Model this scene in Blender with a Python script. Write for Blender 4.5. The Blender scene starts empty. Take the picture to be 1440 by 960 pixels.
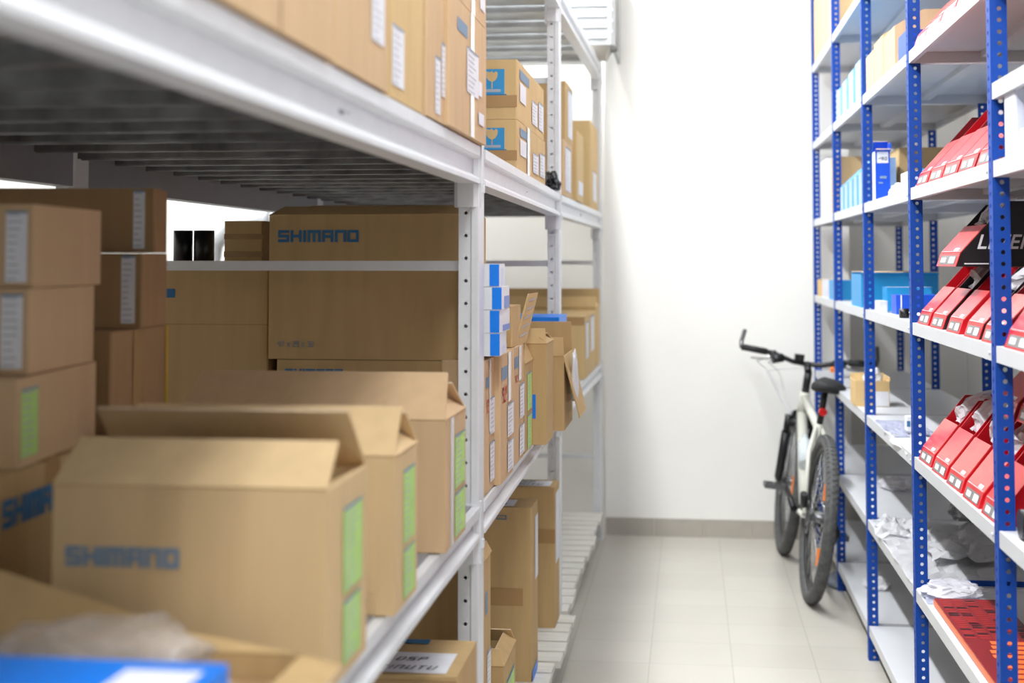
import bpy, bmesh, math, random
from mathutils import Vector, Matrix, noise
random.seed(7)
R = math.radians
scn = bpy.context.scene
# ------------------------------------------------------------------ camera, light, exposure
F = 2000.0; PX0, PY0 = 720.0, 268.0
TILT = math.atan(98/2000); YAW = math.atan(250/math.hypot(98, 2000)); CAMZ = 1.47
cam = bpy.data.cameras.new('camera'); camo = bpy.data.objects.new('camera', cam)
scn.collection.objects.link(camo); scn.camera = camo
cam.lens = 50; cam.sensor_width = 36; cam.shift_y = -212/1440; cam.clip_start = 0.05
camo.location = (0, 0, CAMZ); camo.rotation_euler = (math.pi/2 + TILT, 0, YAW)
cam.dof.use_dof = True; cam.dof.focus_distance = 3.8; cam.dof.aperture_fstop = 2.8
vs = scn.view_settings
vs.view_transform = 'Standard'; vs.look = 'None'; vs.gamma = 1; vs.use_curve_mapping = False
vs.exposure = 0.64
w = bpy.data.worlds.new('world'); scn.world = w; w.use_nodes = True
w.node_tree.nodes['Background'].inputs[0].default_value = (0.95, 0.97, 1, 1)
w.node_tree.nodes['Background'].inputs[1].default_value = 0.6
def area(name, loc, rot, sx, sy, power, col=(0.95, 0.98, 1)):
    l = bpy.data.lights.new(name, 'AREA'); l.shape = 'RECTANGLE'; l.size = sx; l.size_y = sy
    l.energy = power; l.color = col
    o = bpy.data.objects.new(name, l); o.location = loc; o.rotation_euler = rot
    scn.collection.objects.link(o); return o
area('tube_row_light', (-0.56, 3.9, 3.3), (0, R(-14), 0), 0.08, 7.6, 155)
area('aisle_fill_light', (0.35, 3.2, 3.4), (0, 0, 0), 0.9, 7.0, 30)  # wide soft fill added over the aisle, there is no window here
area('far_aisle_light', (-2.35, 6.0, 3.3), (0, 0, 0), 0.3, 3.6, 55)
area('front_fill_light', (0.02, 0.1, 3.35), (R(22), 0, 0), 0.45, 0.9, 40)  # fill added above the camera to brighten the near carton fronts
# ------------------------------------------------------------------ pixel ray -> point on a known plane of the room
_fw = Vector((-math.sin(YAW)*math.cos(TILT), math.cos(YAW)*math.cos(TILT), math.sin(TILT)))
_rt = Vector((math.cos(YAW), math.sin(YAW), 0)); _up = _rt.cross(_fw)
def at(px, py, X=None, Y=None, Z=None):
    r = _fw + _rt*((px-PX0)/F) - _up*((py-PY0)/F)
    s = X/r.x if X is not None else Y/r.y if Y is not None else (Z-CAMZ)/r.z
    return Vector((r.x*s, r.y*s, CAMZ + r.z*s))
# ------------------------------------------------------------------ materials
def mat(name, col, rough=0.6, metal=0, noise_amt=0.0, nscale=8, stretch=(1, 1, 1), bump=0.0, alpha=1, trans=0, spec=0.5, emit=0, bscale=None):
    m = bpy.data.materials.new(name); m.use_nodes = True
    nt = m.node_tree; b = nt.nodes['Principled BSDF']
    b.inputs['Base Color'].default_value = (*col, 1); b.inputs['Roughness'].default_value = rough
    b.inputs['Metallic'].default_value = metal; b.inputs['Alpha'].default_value = alpha
    b.inputs['Transmission Weight'].default_value = trans; b.inputs['Specular IOR Level'].default_value = spec
    if emit:
        b.inputs['Emission Color'].default_value = (*col, 1); b.inputs['Emission Strength'].default_value = emit
    if noise_amt or bump:
        tc = nt.nodes.new('ShaderNodeTexCoord'); mp = nt.nodes.new('ShaderNodeMapping')
        mp.inputs['Scale'].default_value = stretch
        nt.links.new(tc.outputs['Object'], mp.inputs['Vector'])
        n = nt.nodes.new('ShaderNodeTexNoise'); n.inputs['Scale'].default_value = nscale
        n.inputs['Detail'].default_value = 4
        nt.links.new(mp.outputs[0], n.inputs['Vector'])
        if noise_amt:
            cr = nt.nodes.new('ShaderNodeValToRGB'); e = cr.color_ramp.elements
            e[0].position = 0.3; e[1].position = 0.7
            e[0].color = (*[c*(1-noise_amt) for c in col], 1); e[1].color = (*[min(1, c*(1+noise_amt)) for c in col], 1)
            nt.links.new(n.outputs['Fac'], cr.inputs[0]); nt.links.new(cr.outputs[0], b.inputs['Base Color'])
        if bump:
            n2 = n
            if bscale:
                n2 = nt.nodes.new('ShaderNodeTexNoise'); n2.inputs['Scale'].default_value = bscale
                nt.links.new(mp.outputs[0], n2.inputs['Vector'])
            bp = nt.nodes.new('ShaderNodeBump'); bp.inputs['Strength'].default_value = bump; bp.inputs['Distance'].default_value = 0.01
            nt.links.new(n2.outputs['Fac'], bp.inputs['Height']); nt.links.new(bp.outputs[0], b.inputs['Normal'])
    return m
K = (0.55, 0.375, 0.18)
M = {}
M['kraft'] = mat('kraft_cardboard', K, 0.75, noise_amt=0.06, nscale=5, stretch=(6, 6, 0.6), spec=0.2)
M['kraft_pale'] = mat('pale_kraft_cardboard', (0.68, 0.485, 0.265), 0.75, noise_amt=0.05, nscale=5, stretch=(6, 6, 0.6), spec=0.2)
M['kraft_pink'] = mat('pinkish_kraft_cardboard', (0.64, 0.44, 0.255), 0.75, noise_amt=0.05, nscale=5, stretch=(6, 6, 0.6), spec=0.2)
M['kraft_yellow'] = mat('yellow_kraft_cardboard', (0.66, 0.46, 0.22), 0.7, noise_amt=0.05, nscale=5, stretch=(6, 6, 0.6), spec=0.2)
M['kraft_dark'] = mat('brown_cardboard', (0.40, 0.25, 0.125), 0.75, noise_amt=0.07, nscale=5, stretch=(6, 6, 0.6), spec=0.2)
M['edge'] = mat('raw_cardboard_edge', (0.66, 0.50, 0.33), 0.9, noise_amt=0.1, nscale=80)
M['tape'] = mat('brown_packing_tape', (0.44, 0.27, 0.12), 0.25)
M['clear_tape'] = mat('clear_packing_tape', (0.78, 0.74, 0.70), 0.2)
M['paper'] = mat('white_label_paper', (0.80, 0.80, 0.84), 0.6, noise_amt=0.04, nscale=30)
M['green'] = mat('green_label_paper', (0.46, 0.72, 0.20), 0.6, noise_amt=0.08, nscale=25)
M['ink'] = mat('black_ink', (0.03, 0.03, 0.04), 0.6)
M['greyink'] = mat('grey_print', (0.42, 0.44, 0.50), 0.7)
M['palegrey'] = mat('pale_grey_print', (0.50, 0.50, 0.54), 0.7)
M['inkblue'] = mat('blue_print', (0.035, 0.17, 0.36), 0.65)
M['inkblue2'] = mat('faded_blue_print', (0.20, 0.29, 0.40), 0.7)
M['inkred'] = mat('red_print', (0.65, 0.16, 0.10), 0.7)
M['skyblue'] = mat('cyan_blue_print', (0.03, 0.30, 0.62), 0.6)
M['white'] = mat('white_paint_metal', (0.74, 0.75, 0.77), 0.35, noise_amt=0.03, nscale=20)
M['white2'] = mat('white_shelf_enamel', (0.60, 0.61, 0.635), 0.38, noise_amt=0.02, nscale=10)
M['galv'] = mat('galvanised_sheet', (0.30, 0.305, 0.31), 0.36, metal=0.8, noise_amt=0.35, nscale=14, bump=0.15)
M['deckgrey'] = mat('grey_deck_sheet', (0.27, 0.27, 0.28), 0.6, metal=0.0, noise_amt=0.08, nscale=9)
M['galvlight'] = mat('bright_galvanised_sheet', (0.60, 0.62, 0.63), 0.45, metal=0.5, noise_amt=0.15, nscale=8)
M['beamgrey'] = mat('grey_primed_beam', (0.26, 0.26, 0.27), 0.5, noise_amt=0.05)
M['patred'] = mat('dull_red_print', (0.36, 0.02, 0.02), 0.35)
M['fileblue'] = mat('pale_blue_card', (0.34, 0.50, 0.74), 0.45, noise_amt=0.15, nscale=14)
M['acgrey'] = mat('grey_white_casing', (0.34, 0.345, 0.34), 0.5)
M['fadeblue'] = mat('faded_blue_card', (0.16, 0.24, 0.62), 0.4)
M['blue'] = mat('royal_blue_enamel', (0.002, 0.050, 0.31), 0.5, noise_amt=0.08, nscale=30, spec=0.3)
M['wall'] = mat('white_plaster', (0.86, 0.845, 0.81), 0.85, noise_amt=0.015, nscale=3, bump=0.05, bscale=60)
M['ceil'] = mat('white_ceiling_paint', (0.88, 0.88, 0.87), 0.9)
M['skirt'] = mat('beige_skirting_tile', (0.42, 0.385, 0.335), 0.45, noise_amt=0.05, nscale=10)
M['pallet'] = mat('white_painted_wood', (0.74, 0.72, 0.66), 0.7, noise_amt=0.10, nscale=9, stretch=(1, 8, 8))
M['bluebox'] = mat('bright_blue_card', (0.0, 0.21, 0.85), 0.4, noise_amt=0.05)
M['cyanbox'] = mat('cyan_blue_card', (0.01, 0.28, 0.62), 0.45, noise_amt=0.05)
M['deepblue'] = mat('deep_blue_card', (0.0, 0.07, 0.58), 0.4)
M['lilac'] = mat('white_lilac_card', (0.66, 0.68, 0.82), 0.4, noise_amt=0.10, nscale=12)
M['whitecard'] = mat('white_card', (0.80, 0.81, 0.84), 0.45)
M['red'] = mat('red_gloss_card', (0.55, 0.006, 0.014), 0.28, noise_amt=0.10, nscale=10)
M['pink'] = mat('pinkish_red_card', (0.74, 0.085, 0.08), 0.22, noise_amt=0.12, nscale=12)
M['darkred'] = mat('dark_red_card', (0.22, 0.006, 0.012), 0.35, noise_amt=0.1)
M['black'] = mat('black_card', (0.008, 0.006, 0.008), 0.35)
M['greystrip'] = mat('grey_label_strip', (0.20, 0.19, 0.19), 0.5, noise_amt=0.15, nscale=30)
M['plastic'] = mat('clear_plastic_film', (0.90, 0.88, 0.93), 0.12, alpha=0.55, noise_amt=0.08, nscale=20, bump=0.6, spec=0.9)
M['thinfilm'] = mat('thin_clear_film', (0.72, 0.66, 0.62), 0.1, alpha=0.38, noise_amt=0.2, nscale=20, bump=0.8, spec=1.0)
M['plasticgrey'] = mat('grey_plastic_film', (0.34, 0.35, 0.37), 0.15, alpha=0.8, noise_amt=0.4, nscale=14, bump=0.6, spec=0.9)
M['milky'] = mat('milky_plastic_film', (0.82, 0.82, 0.84), 0.3, alpha=0.85, noise_amt=0.08, nscale=10, bump=0.5)
M['orange'] = mat('orange_card', (0.90, 0.17, 0.03), 0.4)
M['rubber'] = mat('black_tyre_rubber', (0.085, 0.085, 0.085), 0.75, noise_amt=0.2, nscale=40)
M['blackmetal'] = mat('black_metal', (0.016, 0.016, 0.018), 0.35, metal=0.3)
M['foam'] = mat('black_grip_foam', (0.014, 0.014, 0.015), 0.7)
M['frame'] = mat('pearl_white_frame_paint', (0.60, 0.60, 0.53), 0.3)
M['steel'] = mat('bright_steel', (0.70, 0.71, 0.72), 0.25, metal=0.9)
M['darksteel'] = mat('dark_steel', (0.16, 0.16, 0.17), 0.35, metal=0.8)
M['redlens'] = mat('red_lamp_lens', (0.65, 0.02, 0.02), 0.15)
M['orangelens'] = mat('orange_reflector', (0.95, 0.25, 0.04), 0.2)
M['bottle'] = mat('clear_bottle_plastic', (0.75, 0.82, 0.86), 0.1, alpha=0.6)
M['yellow'] = mat('yellow_strap', (0.62, 0.40, 0.02), 0.5)
M['greyrubber'] = mat('grey_blue_rubber', (0.16, 0.18, 0.22), 0.6)
# floor tiles
def tile_mat():
    m = bpy.data.materials.new('beige_floor_tiles'); m.use_nodes = True
    nt = m.node_tree; b = nt.nodes['Principled BSDF']
    tc = nt.nodes.new('ShaderNodeTexCoord'); mp = nt.nodes.new('ShaderNodeMapping')
    mp.inputs['Location'].default_value = (0.155, 0.1, 0)
    nt.links.new(tc.outputs['Object'], mp.inputs['Vector'])
    br = nt.nodes.new('ShaderNodeTexBrick'); br.offset = 0; br.inputs['Scale'].default_value = 1
    br.inputs['Brick Width'].default_value = 0.3; br.inputs['Row Height'].default_value = 0.3
    br.inputs['Mortar Size'].default_value = 0.0022; br.inputs['Mortar Smooth'].default_value = 0.3
    br.inputs['Color1'].default_value = (0.54, 0.505, 0.445, 1); br.inputs['Color2'].default_value = (0.57, 0.535, 0.475, 1)
    br.inputs['Mortar'].default_value = (0.40, 0.38, 0.34, 1)
    nt.links.new(mp.outputs[0], br.inputs['Vector'])
    n = nt.nodes.new('ShaderNodeTexNoise'); n.inputs['Scale'].default_value = 3
    nt.links.new(tc.outputs['Object'], n.inputs['Vector'])
    mx = nt.nodes.new('ShaderNodeMixRGB'); mx.blend_type = 'MULTIPLY'; mx.inputs[0].default_value = 0.12
    nt.links.new(br.outputs['Color'], mx.inputs[1]); nt.links.new(n.outputs['Fac'], mx.inputs[2])
    nt.links.new(mx.outputs[0], b.inputs['Base Color'])
    b.inputs['Roughness'].default_value = 0.28
    return m
M['tile'] = tile_mat()
# ------------------------------------------------------------------ mesh helpers
class MB:
    def __init__(s): s.bm = bmesh.new(); s.mats = []
    def mi(s, m):
        if m not in s.mats: s.mats.append(m)
        return s.mats.index(m)
    def face(s, pts, m, smooth=False):
        vs_ = [s.bm.verts.new(p) for p in pts]
        f = s.bm.faces.new(vs_); f.material_index = s.mi(m); f.smooth = smooth; return f
    def hexa(s, a, b, m):
        """prism between two equal polygons a and b"""
        i = s.mi(m); va = [s.bm.verts.new(p) for p in a]; vb = [s.bm.verts.new(p) for p in b]; n = len(a)
        for fs in [list(reversed(va)), vb] + [[va[k], va[(k+1) % n], vb[(k+1) % n], vb[k]] for k in range(n)]:
            f = s.bm.faces.new(fs); f.material_index = i
        return s
    def box(s, x0, x1, y0, y1, z0, z1, m, ch=0.0):
        if ch:
            fp = [(x0+ch, y0), (x1-ch, y0), (x1, y0+ch), (x1, y1-ch), (x1-ch, y1), (x0+ch, y1), (x0, y1-ch), (x0, y0+ch)]
        else: fp = [(x0, y0), (x1, y0), (x1, y1), (x0, y1)]
        return s.hexa([(x, y, z0) for x, y in fp], [(x, y, z1) for x, y in fp], m)
    def slab(s, pts, t, m):
        """flat polygon given thickness t along its normal"""
        p = [Vector(q) for q in pts]; n = (p[1]-p[0]).cross(p[-1]-p[0]).normalized()
        return s.hexa(p, [q+n*t for q in p], m)
    def tube(s, pts, r, m, seg=12, caps=True, closed=False):
        pts = [Vector(p) for p in pts]; rr = r if isinstance(r, (list, tuple)) else [r]*len(pts)
        rings = []; i = s.mi(m); N = len(pts); prev = None
        for k, p in enumerate(pts):
            if closed: t = pts[(k+1) % N]-pts[k-1]
            else: t = pts[min(k+1, N-1)]-pts[max(k-1, 0)]
            t.normalize()
            if prev is None:
                a = t.orthogonal().normalized()
            else:
                a = (prev - t*prev.dot(t)); a = a.normalized() if a.length > 1e-6 else t.orthogonal().normalized()
            prev = a; b = t.cross(a)
            rings.append([s.bm.verts.new(p + (a*math.cos(q)+b*math.sin(q))*rr[k]) for q in [2*math.pi*j/seg for j in range(seg)]])
        for k in range(N if closed else N-1):
            A, B = rings[k], rings[(k+1) % N]
            for j in range(seg):
                f = s.bm.faces.new([A[j], A[(j+1) % seg], B[(j+1) % seg], B[j]]); f.material_index = i; f.smooth = True
        if caps and not closed:
            for rg in (list(reversed(rings[0])), rings[-1]):
                f = s.bm.faces.new(rg); f.material_index = i
        return s
    def torus(s, c, R_, r, m, axis='X', seg=48, rs=12, sq=1.0):
        c = Vector(c); i = s.mi(m); rings = []
        for k in range(seg):
            a = 2*math.pi*k/seg; ring = []
            for j in range(rs):
                b = 2*math.pi*j/rs; rad = R_+r*math.cos(b); off = r*sq*math.sin(b)
                ring.append(s.bm.verts.new(c+Vector((off, rad*math.cos(a), rad*math.sin(a)))))
            rings.append(ring)
        for k in range(seg):
            A, B = rings[k], rings[(k+1) % seg]
            for j in range(rs):
                f = s.bm.faces.new([A[j], B[j], B[(j+1) % rs], A[(j+1) % rs]]); f.material_index = i; f.smooth = True
        return s
    def build(s, name, parent=None, smooth=False):
        me = bpy.data.meshes.new(name)
        bmesh.ops.recalc_face_normals(s.bm, faces=s.bm.faces[:])
        s.bm.to_mesh(me); s.bm.free()
        for m in s.mats: me.materials.append(M[m])
        o = bpy.data.objects.new(name, me); scn.collection.objects.link(o)
        if parent is not None: o.parent = parent
        return o
def tag(o, label, cat, group=None, kind=None):
    o['label'] = label; o['category'] = cat
    if group: o['group'] = group
    if kind: o['kind'] = kind
    return o
def thing(name, label, cat, loc=(0, 0, 0), rz=0, group=None):
    o = bpy.data.objects.new(name, None); scn.collection.objects.link(o); o.empty_display_size = 0.05
    o.location = loc; o.rotation_euler = (0, 0, rz)
    return tag(o, label, cat, group)
def struct(name, mb, label=None):
    o = mb.build(name); o['kind'] = 'structure'
    if label: o['label'] = label
    return o
def perf_plate(mb, o, u, v, n, width, height, pitch, r, t, m, start=None, off=None, ns=8):
    """perforated strip: origin o, width along u, height along v, thickness t along n, holes of radius r"""
    o, u, v, n = Vector(o), Vector(u), Vector(v), Vector(n); i = mb.mi(m)
    cx = width/2 if off is None else off; start = pitch/2 if start is None else start
    z = 0.0; k = 0; cells = []
    cnt = int((height-start+pitch/2)/pitch)
    z0 = start-pitch/2
    if z0 > 1e-4: cells.append((0, z0, None))
    for k in range(cnt): cells.append((z0+k*pitch, z0+(k+1)*pitch, z0+(k+.5)*pitch))
    if z0+cnt*pitch < height-1e-4: cells.append((z0+cnt*pitch, height, None))
    P = lambda a, b, d: mb.bm.verts.new(o+u*a+v*b+n*d)
    for a, b, hc in cells:
        for d in (0, t):
            q = [P(0, a, d), P(width, a, d), P(width, b, d), P(0, b, d)]
            if hc is None:
                f = mb.bm.faces.new(q); f.material_index = i
            else:
                h = [P(cx+r*math.cos(2*math.pi*(j+.5)/ns), hc+r*math.sin(2*math.pi*(j+.5)/ns), d) for j in range(ns)]
                # corners to octagon: ring split in four fans
                cor = [(2, 0), (3, 2), (0, 4), (1, 6)]
                seq = [q[2], q[3], q[0], q[1]]   # quadrants at 45,135,225,315 deg
                for kk in range(4):
                    c = seq[kk]; h0 = h[kk*2]; h1 = h[kk*2+1]; nx = seq[(kk+1) % 4]; h2 = h[(kk*2+2) % 8]
                    f = mb.bm.faces.new([c, h0, h1]); f.material_index = i
                    f = mb.bm.faces.new([c, h1, h2, nx]); f.material_index = i
        if hc is not None:
            hh = [[P(cx+r*math.cos(2*math.pi*(j+.5)/ns), hc+r*math.sin(2*math.pi*(j+.5)/ns), d) for j in range(ns)] for d in (0, t)]
            for j in range(ns):
                f = mb.bm.faces.new([hh[0][j], hh[0][(j+1) % ns], hh[1][(j+1) % ns], hh[1][j]]); f.material_index = i
    for a in (0, width):
        q = [P(a, 0, 0), P(a, height, 0), P(a, height, t), P(a, 0, t)]
        f = mb.bm.faces.new(q); f.material_index = i
# ---- lettering made of strokes
GL = {'S': [[(1, 1), (0, 1), (0, .5), (1, .5), (1, 0), (0, 0)]], 'H': [[(0, 0), (0, 1)], [(1, 0), (1, 1)], [(0, .5), (1, .5)]],
      'I': [[(.5, 0), (.5, 1)]], 'M': [[(0, 0), (0, 1), (1, 1), (1, 0)], [(.5, 1), (.5, 0)]], 'A': [[(0, 0), (0, 1), (1, 1), (1, 0)], [(0, .45), (1, .45)]],
      'N': [[(0, 0), (0, 1), (1, 1), (1, 0)]], 'O': [[(0, 0), (0, 1), (1, 1), (1, 0), (0, 0)]], 'L': [[(0, 1), (0, 0), (1, 0)]],
      'Z': [[(0, 1), (1, 1), (0, 0), (1, 0)]], 'E': [[(1, 1), (0, 1), (0, 0), (1, 0)], [(0, .5), (.9, .5)]], 'R': [[(0, 0), (0, 1), (1, 1), (1, .5), (0, .5)], [(.4, .5), (1, 0)]],
      'x': [[(0, 0), (1, .7)], [(0, .7), (1, 0)]], '4': [[(0, 1), (0, .4), (1, .4)], [(.8, 1), (.8, 0)]], '7': [[(0, 1), (1, 1), (.4, 0)]],
      '2': [[(0, 1), (1, 1), (1, .5), (0, .5), (0, 0), (1, 0)]], '9': [[(1, .5), (0, .5), (0, 1), (1, 1), (1, 0), (0, 0)]], '3': [[(0, 1), (1, 1), (1, 0), (0, 0)], [(.2, .5), (1, .5)]],
      '6': [[(1, 1), (0, 1), (0, 0), (1, 0), (1, .5), (0, .5)]], 'P': [[(0, 0), (0, 1), (1, 1), (1, .5), (0, .5)]], 'F': [[(0, 0), (0, 1), (1, 1)], [(0, .5), (.8, .5)]],
      'T': [[(.5, 0), (.5, 1)], [(0, 1), (1, 1)]], 'U': [[(0, 1), (0, 0), (1, 0), (1, 1)]], 'D': [[(0, 0), (0, 1), (.8, 1), (1, .8), (1, .2), (.8, 0), (0, 0)]], ' ': []}
def letters(mb, text, o, u, v, h, wd, gap, th, m, lift=0.0006, slant=0.0):
    o, u, v = Vector(o), Vector(u).normalized(), Vector(v).normalized(); n = u.cross(v).normalized()
    x = 0.0; lf = lift
    for ch in text:
        lw = wd*(0.25 if ch == 'I' else 1.2 if ch == 'M' else 0.55 if ch == ' ' else 1)
        for pl in GL.get(ch, []):
            for a, b in zip(pl, pl[1:]):
                A = Vector((x+th/2+a[0]*(lw-th), th/2+a[1]*(h-th))); B = Vector((x+th/2+b[0]*(lw-th), th/2+b[1]*(h-th)))
                if ch == 'I': A.x = B.x = x+lw/2
                d = (B-A).normalized(); A -= d*th/2; B += d*th/2; s = Vector((-d.y, d.x))*th/2
                q = [A-s, B-s, B+s, A+s]
                lf += .00004; mb.face([o+u*(p.x+slant*p.y)+v*p.y+n*lf for p in q], m)
        x += lw+gap
    return x
def rectm(mb, o, u, v, u0, u1, v0, v1, m, lift, t=0.0004):
    n = u.cross(v).normalized(); b = o+n*lift
    q = [b+u*u0+v*v0, b+u*u1+v*v0, b+u*u1+v*v1, b+u*u0+v*v1]
    mb.hexa(q, [p+n*t for p in q], m)
# ------------------------------------------------------------------ cartons
def carton(label, x0, x1, y0, y1, z0, z1, m='kraft', name='cardboard_box', cat='box', group=None, rz=0.0, flaps=None, decals=(), wallt=0.004, tape=True, inner=None, seam=True):
    sx, sy, sz = x1-x0, y1-y0, z1-z0
    t = thing(name, label, cat, ((x0+x1)/2, (y0+y1)/2, z0), rz, group)
    hx, hy = sx/2, sy/2
    mb = MB()
    if flaps:
        w_ = wallt
        mb.box(-hx, hx, -hy, -hy+w_, 0, sz, m); mb.box(-hx, hx, hy-w_, hy, 0, sz, m)
        mb.box(-hx, -hx+w_, -hy+w_, hy-w_, 0, sz, m); mb.box(hx-w_, hx, -hy+w_, hy-w_, 0, sz, m)
        mb.box(-hx+w_, hx-w_, -hy+w_, hy-w_, 0, w_, m)
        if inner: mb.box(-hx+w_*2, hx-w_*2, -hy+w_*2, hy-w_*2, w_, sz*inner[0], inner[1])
    else:
        mb.box(-hx, hx, -hy, hy, 0, sz, m, ch=0.003)
    mb.build('carton_body', t)
    for fl in (flaps or ()):
        side, ang, L = fl[:3]; ins = fl[3] if len(fl) > 3 else 0.0
        a = R(ang); f = MB(); T = 0.0035; dx, dz = L*math.cos(a), L*math.sin(a)
        if side == 'F': p = [(-hx, -hy, sz), (hx, -hy, sz), (hx-ins, -hy+dx, sz+dz), (-hx+ins, -hy+dx, sz+dz)]
        if side == 'B': p = [(-hx, hy, sz), (hx, hy, sz), (hx-ins, hy-dx, sz+dz), (-hx+ins, hy-dx, sz+dz)]
        if side == 'R': p = [(hx, -hy, sz), (hx, hy, sz), (hx-dx, hy-ins, sz+dz), (hx-dx, -hy+ins, sz+dz)]
        if side == 'L': p = [(-hx, -hy, sz), (-hx, hy, sz), (-hx+dx, hy-ins, sz+dz), (-hx+dx, -hy+ins, sz+dz)]
        f.slab(p, T, m)
        # raw fluted rim along the free edge
        q2, q3 = Vector(p[2]), Vector(p[3]); n = (Vector(p[1])-Vector(p[0])).cross(Vector(p[3])-Vector(p[0])).normalized()
        d = (q2-Vector(p[1])).normalized()*0.0008
        f.hexa([q2, q3, q3+n*T, q2+n*T], [q2+d, q3+d, q3+n*T+d, q2+n*T+d], 'edge')
        f.build('flap', t)
    if not flaps and tape:
        tp = MB(); tp.box(-hx-0.0006, hx+0.0006, -0.025, 0.025, sz, sz+0.0006, 'tape')
        tp.box(hx, hx+0.0006, -0.025, 0.025, max(0, sz-0.06), sz, 'tape')
        tp.build('packing_tape', t)
    zz = 0
    for dc in decals:
        face, u0, u1, v0, v1, kind = dc[:6]; zz += 1; lift = 0.0007+0.0003*zz
        if face == 'F': o, u, v, W = Vector((-hx, -hy, 0)), Vector((1, 0, 0)), Vector((0, 0, 1)), sx
        if face == 'R': o, u, v, W = Vector((hx, -hy, 0)), Vector((0, 1, 0)), Vector((0, 0, 1)), sy
        if face == 'T': o, u, v, W = Vector((-hx, -hy, sz)), Vector((1, 0, 0)), Vector((0, 1, 0)), sx
        Hh = sy if face == 'T' else sz
        a0, a1, b0, b1 = u0*W, u1*W, v0*Hh, v1*Hh
        d = MB()
        if kind in ('white', 'green', 'blank'):
            mm = 'green' if kind == 'green' else 'paper'
            rectm(d, o, u, v, a0, a1, b0, b1, mm, lift)
            if kind != 'blank':
                n_ = max(4, int((b1-b0)/0.010)); ww = a1-a0
                for k in range(n_):
                    yb = b0+(k+.35)*(b1-b0)/n_; e = random.uniform(.45, .9)
                    rectm(d, o, u, v, a0+ww*.10, a0+ww*(.10+.78*e), yb, yb+(b1-b0)/n_*.24, 'palegrey', lift+.0005, .0002)
                rectm(d, o, u, v, a0, a1, b1-(b1-b0)*.035, b1, 'inkblue2', lift+.0005, .0002)
            d.build('shipping_label', t)
        elif kind == 'hand':      # hand lettered sheet
            rectm(d, o, u, v, a0, a1, b0, b1, 'paper', lift)
            hh = min((b1-b0)*.26, (a1-a0)*.125)
            nn = u.cross(v)
            letters(d, 'DTI DSP', o+u*(a0+(a1-a0)*.08)+v*(b0+(b1-b0)*.55)+nn*(lift+.0006), u, v, hh, hh*.62, hh*.25, hh*.14, 'ink', slant=.25)
            letters(d, 'ZINUTU', o+u*(a0+(a1-a0)*.30)+v*(b0+(b1-b0)*.14)+nn*(lift+.0006), u, v, hh, hh*.62, hh*.25, hh*.14, 'ink', slant=.25)
            d.build('handwritten_label', t)
        elif kind in ('tape', 'clear', 'bluetape', 'yellow'):
            rectm(d, o, u, v, a0, a1, b0, b1, {'tape': 'tape', 'clear': 'clear_tape', 'bluetape': 'bluebox', 'yellow': 'yellow'}[kind], lift)
            d.build('strap' if kind == 'yellow' else 'packing_tape', t)
        elif kind in ('greyprint', 'blueprint', 'redprint'):
            mm = {'greyprint': 'inkblue2', 'blueprint': 'inkblue', 'redprint': 'inkred'}[kind]
            if kind == 'redprint':
                for (p0, p1, p2, p3) in ((0, 1, .8, 1), (0, 1, .45, .6), (0, .2, .5, 1), (.8, 1, .5, 1), (0, 1, 0, .12), (.3, .6, 0, .4)):
                    rectm(d, o, u, v, a0+(a1-a0)*p0, a0+(a1-a0)*p1, b0+(b1-b0)*p2, b0+(b1-b0)*p3, mm, lift, .0002)
            else: rectm(d, o, u, v, a0, a1, b0, b1, mm, lift, .0002)
            d.build('printed_mark', t)
        elif kind == 'fragile':
            rectm(d, o, u, v, a0, a1, b0, b1, 'skyblue', lift)
            rectm(d, o, u, v, a0-.006, a1+.006, b0-.006, b0, 'inkblue', lift)
            c = o+u*((a0+a1)/2)+v*(b0+(b1-b0)*.70)+u.cross(v)*(lift+.0006); r = (a1-a0)*.24
            bowl = [(-1, .9), (-.35, .75), (0, .95), (.3, .6), (.7, .9), (1, .6), (.9, -.1), (.55, -.65), (0, -.9), (-.55, -.65), (-.95, -.1)]
            d.face([c+u*(x*r)+v*(y*r) for x, y in bowl], 'kraft_yellow')
            rectm(d, o, u, v, (a0+a1)/2-.0015, (a0+a1)/2+.0015, b0+(b1-b0)*.22, b0+(b1-b0)*.5, 'kraft_yellow', lift+.0005)
            rectm(d, o, u, v, a0+(a1-a0)*.15, a1-(a1-a0)*.15, b0+(b1-b0)*.08, b0+(b1-b0)*.20, 'greyink', lift+.0005)
            d.build('fragile_mark', t)
        elif kind[0] == '"':
            txt = kind[1:]; mm = dc[6] if len(dc) > 6 else 'inkblue'
            tot = sum(0.25 if c == 'I' else 1.2 if c == 'M' else .55 if c == ' ' else 1 for c in txt); g = dc[7] if len(dc) > 7 else 0.16
            wd = (a1-a0)/(tot+g*(len(txt)-1)); th = (b1-b0)*(dc[8] if len(dc) > 8 else .2)
            letters(d, txt, o+u*a0+v*b0, u, v, b1-b0, wd, wd*g, th, mm, lift=lift, slant=dc[9] if len(dc) > 9 else 0)
            d.build('printed_logo', t)
    return t
def pcarton(label, X1, near, far, left, zb, top, **kw):
    """near / far / left: image columns of the vertical edges on the aisle face X=X1; top: image row of the near top corner"""
    rowm = 480
    y0 = at(near, rowm, X=X1).y; y1 = at(far, rowm, X=X1).y if far > 10 else y0+far
    x0 = at(left, rowm, Y=y0).x if left > 2 else X1-left
    z1 = at(near, top, Y=y0).z if top > 3 else zb+top
    return carton(label, x0, X1, y0, y1, zb, z1, **kw)
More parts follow.
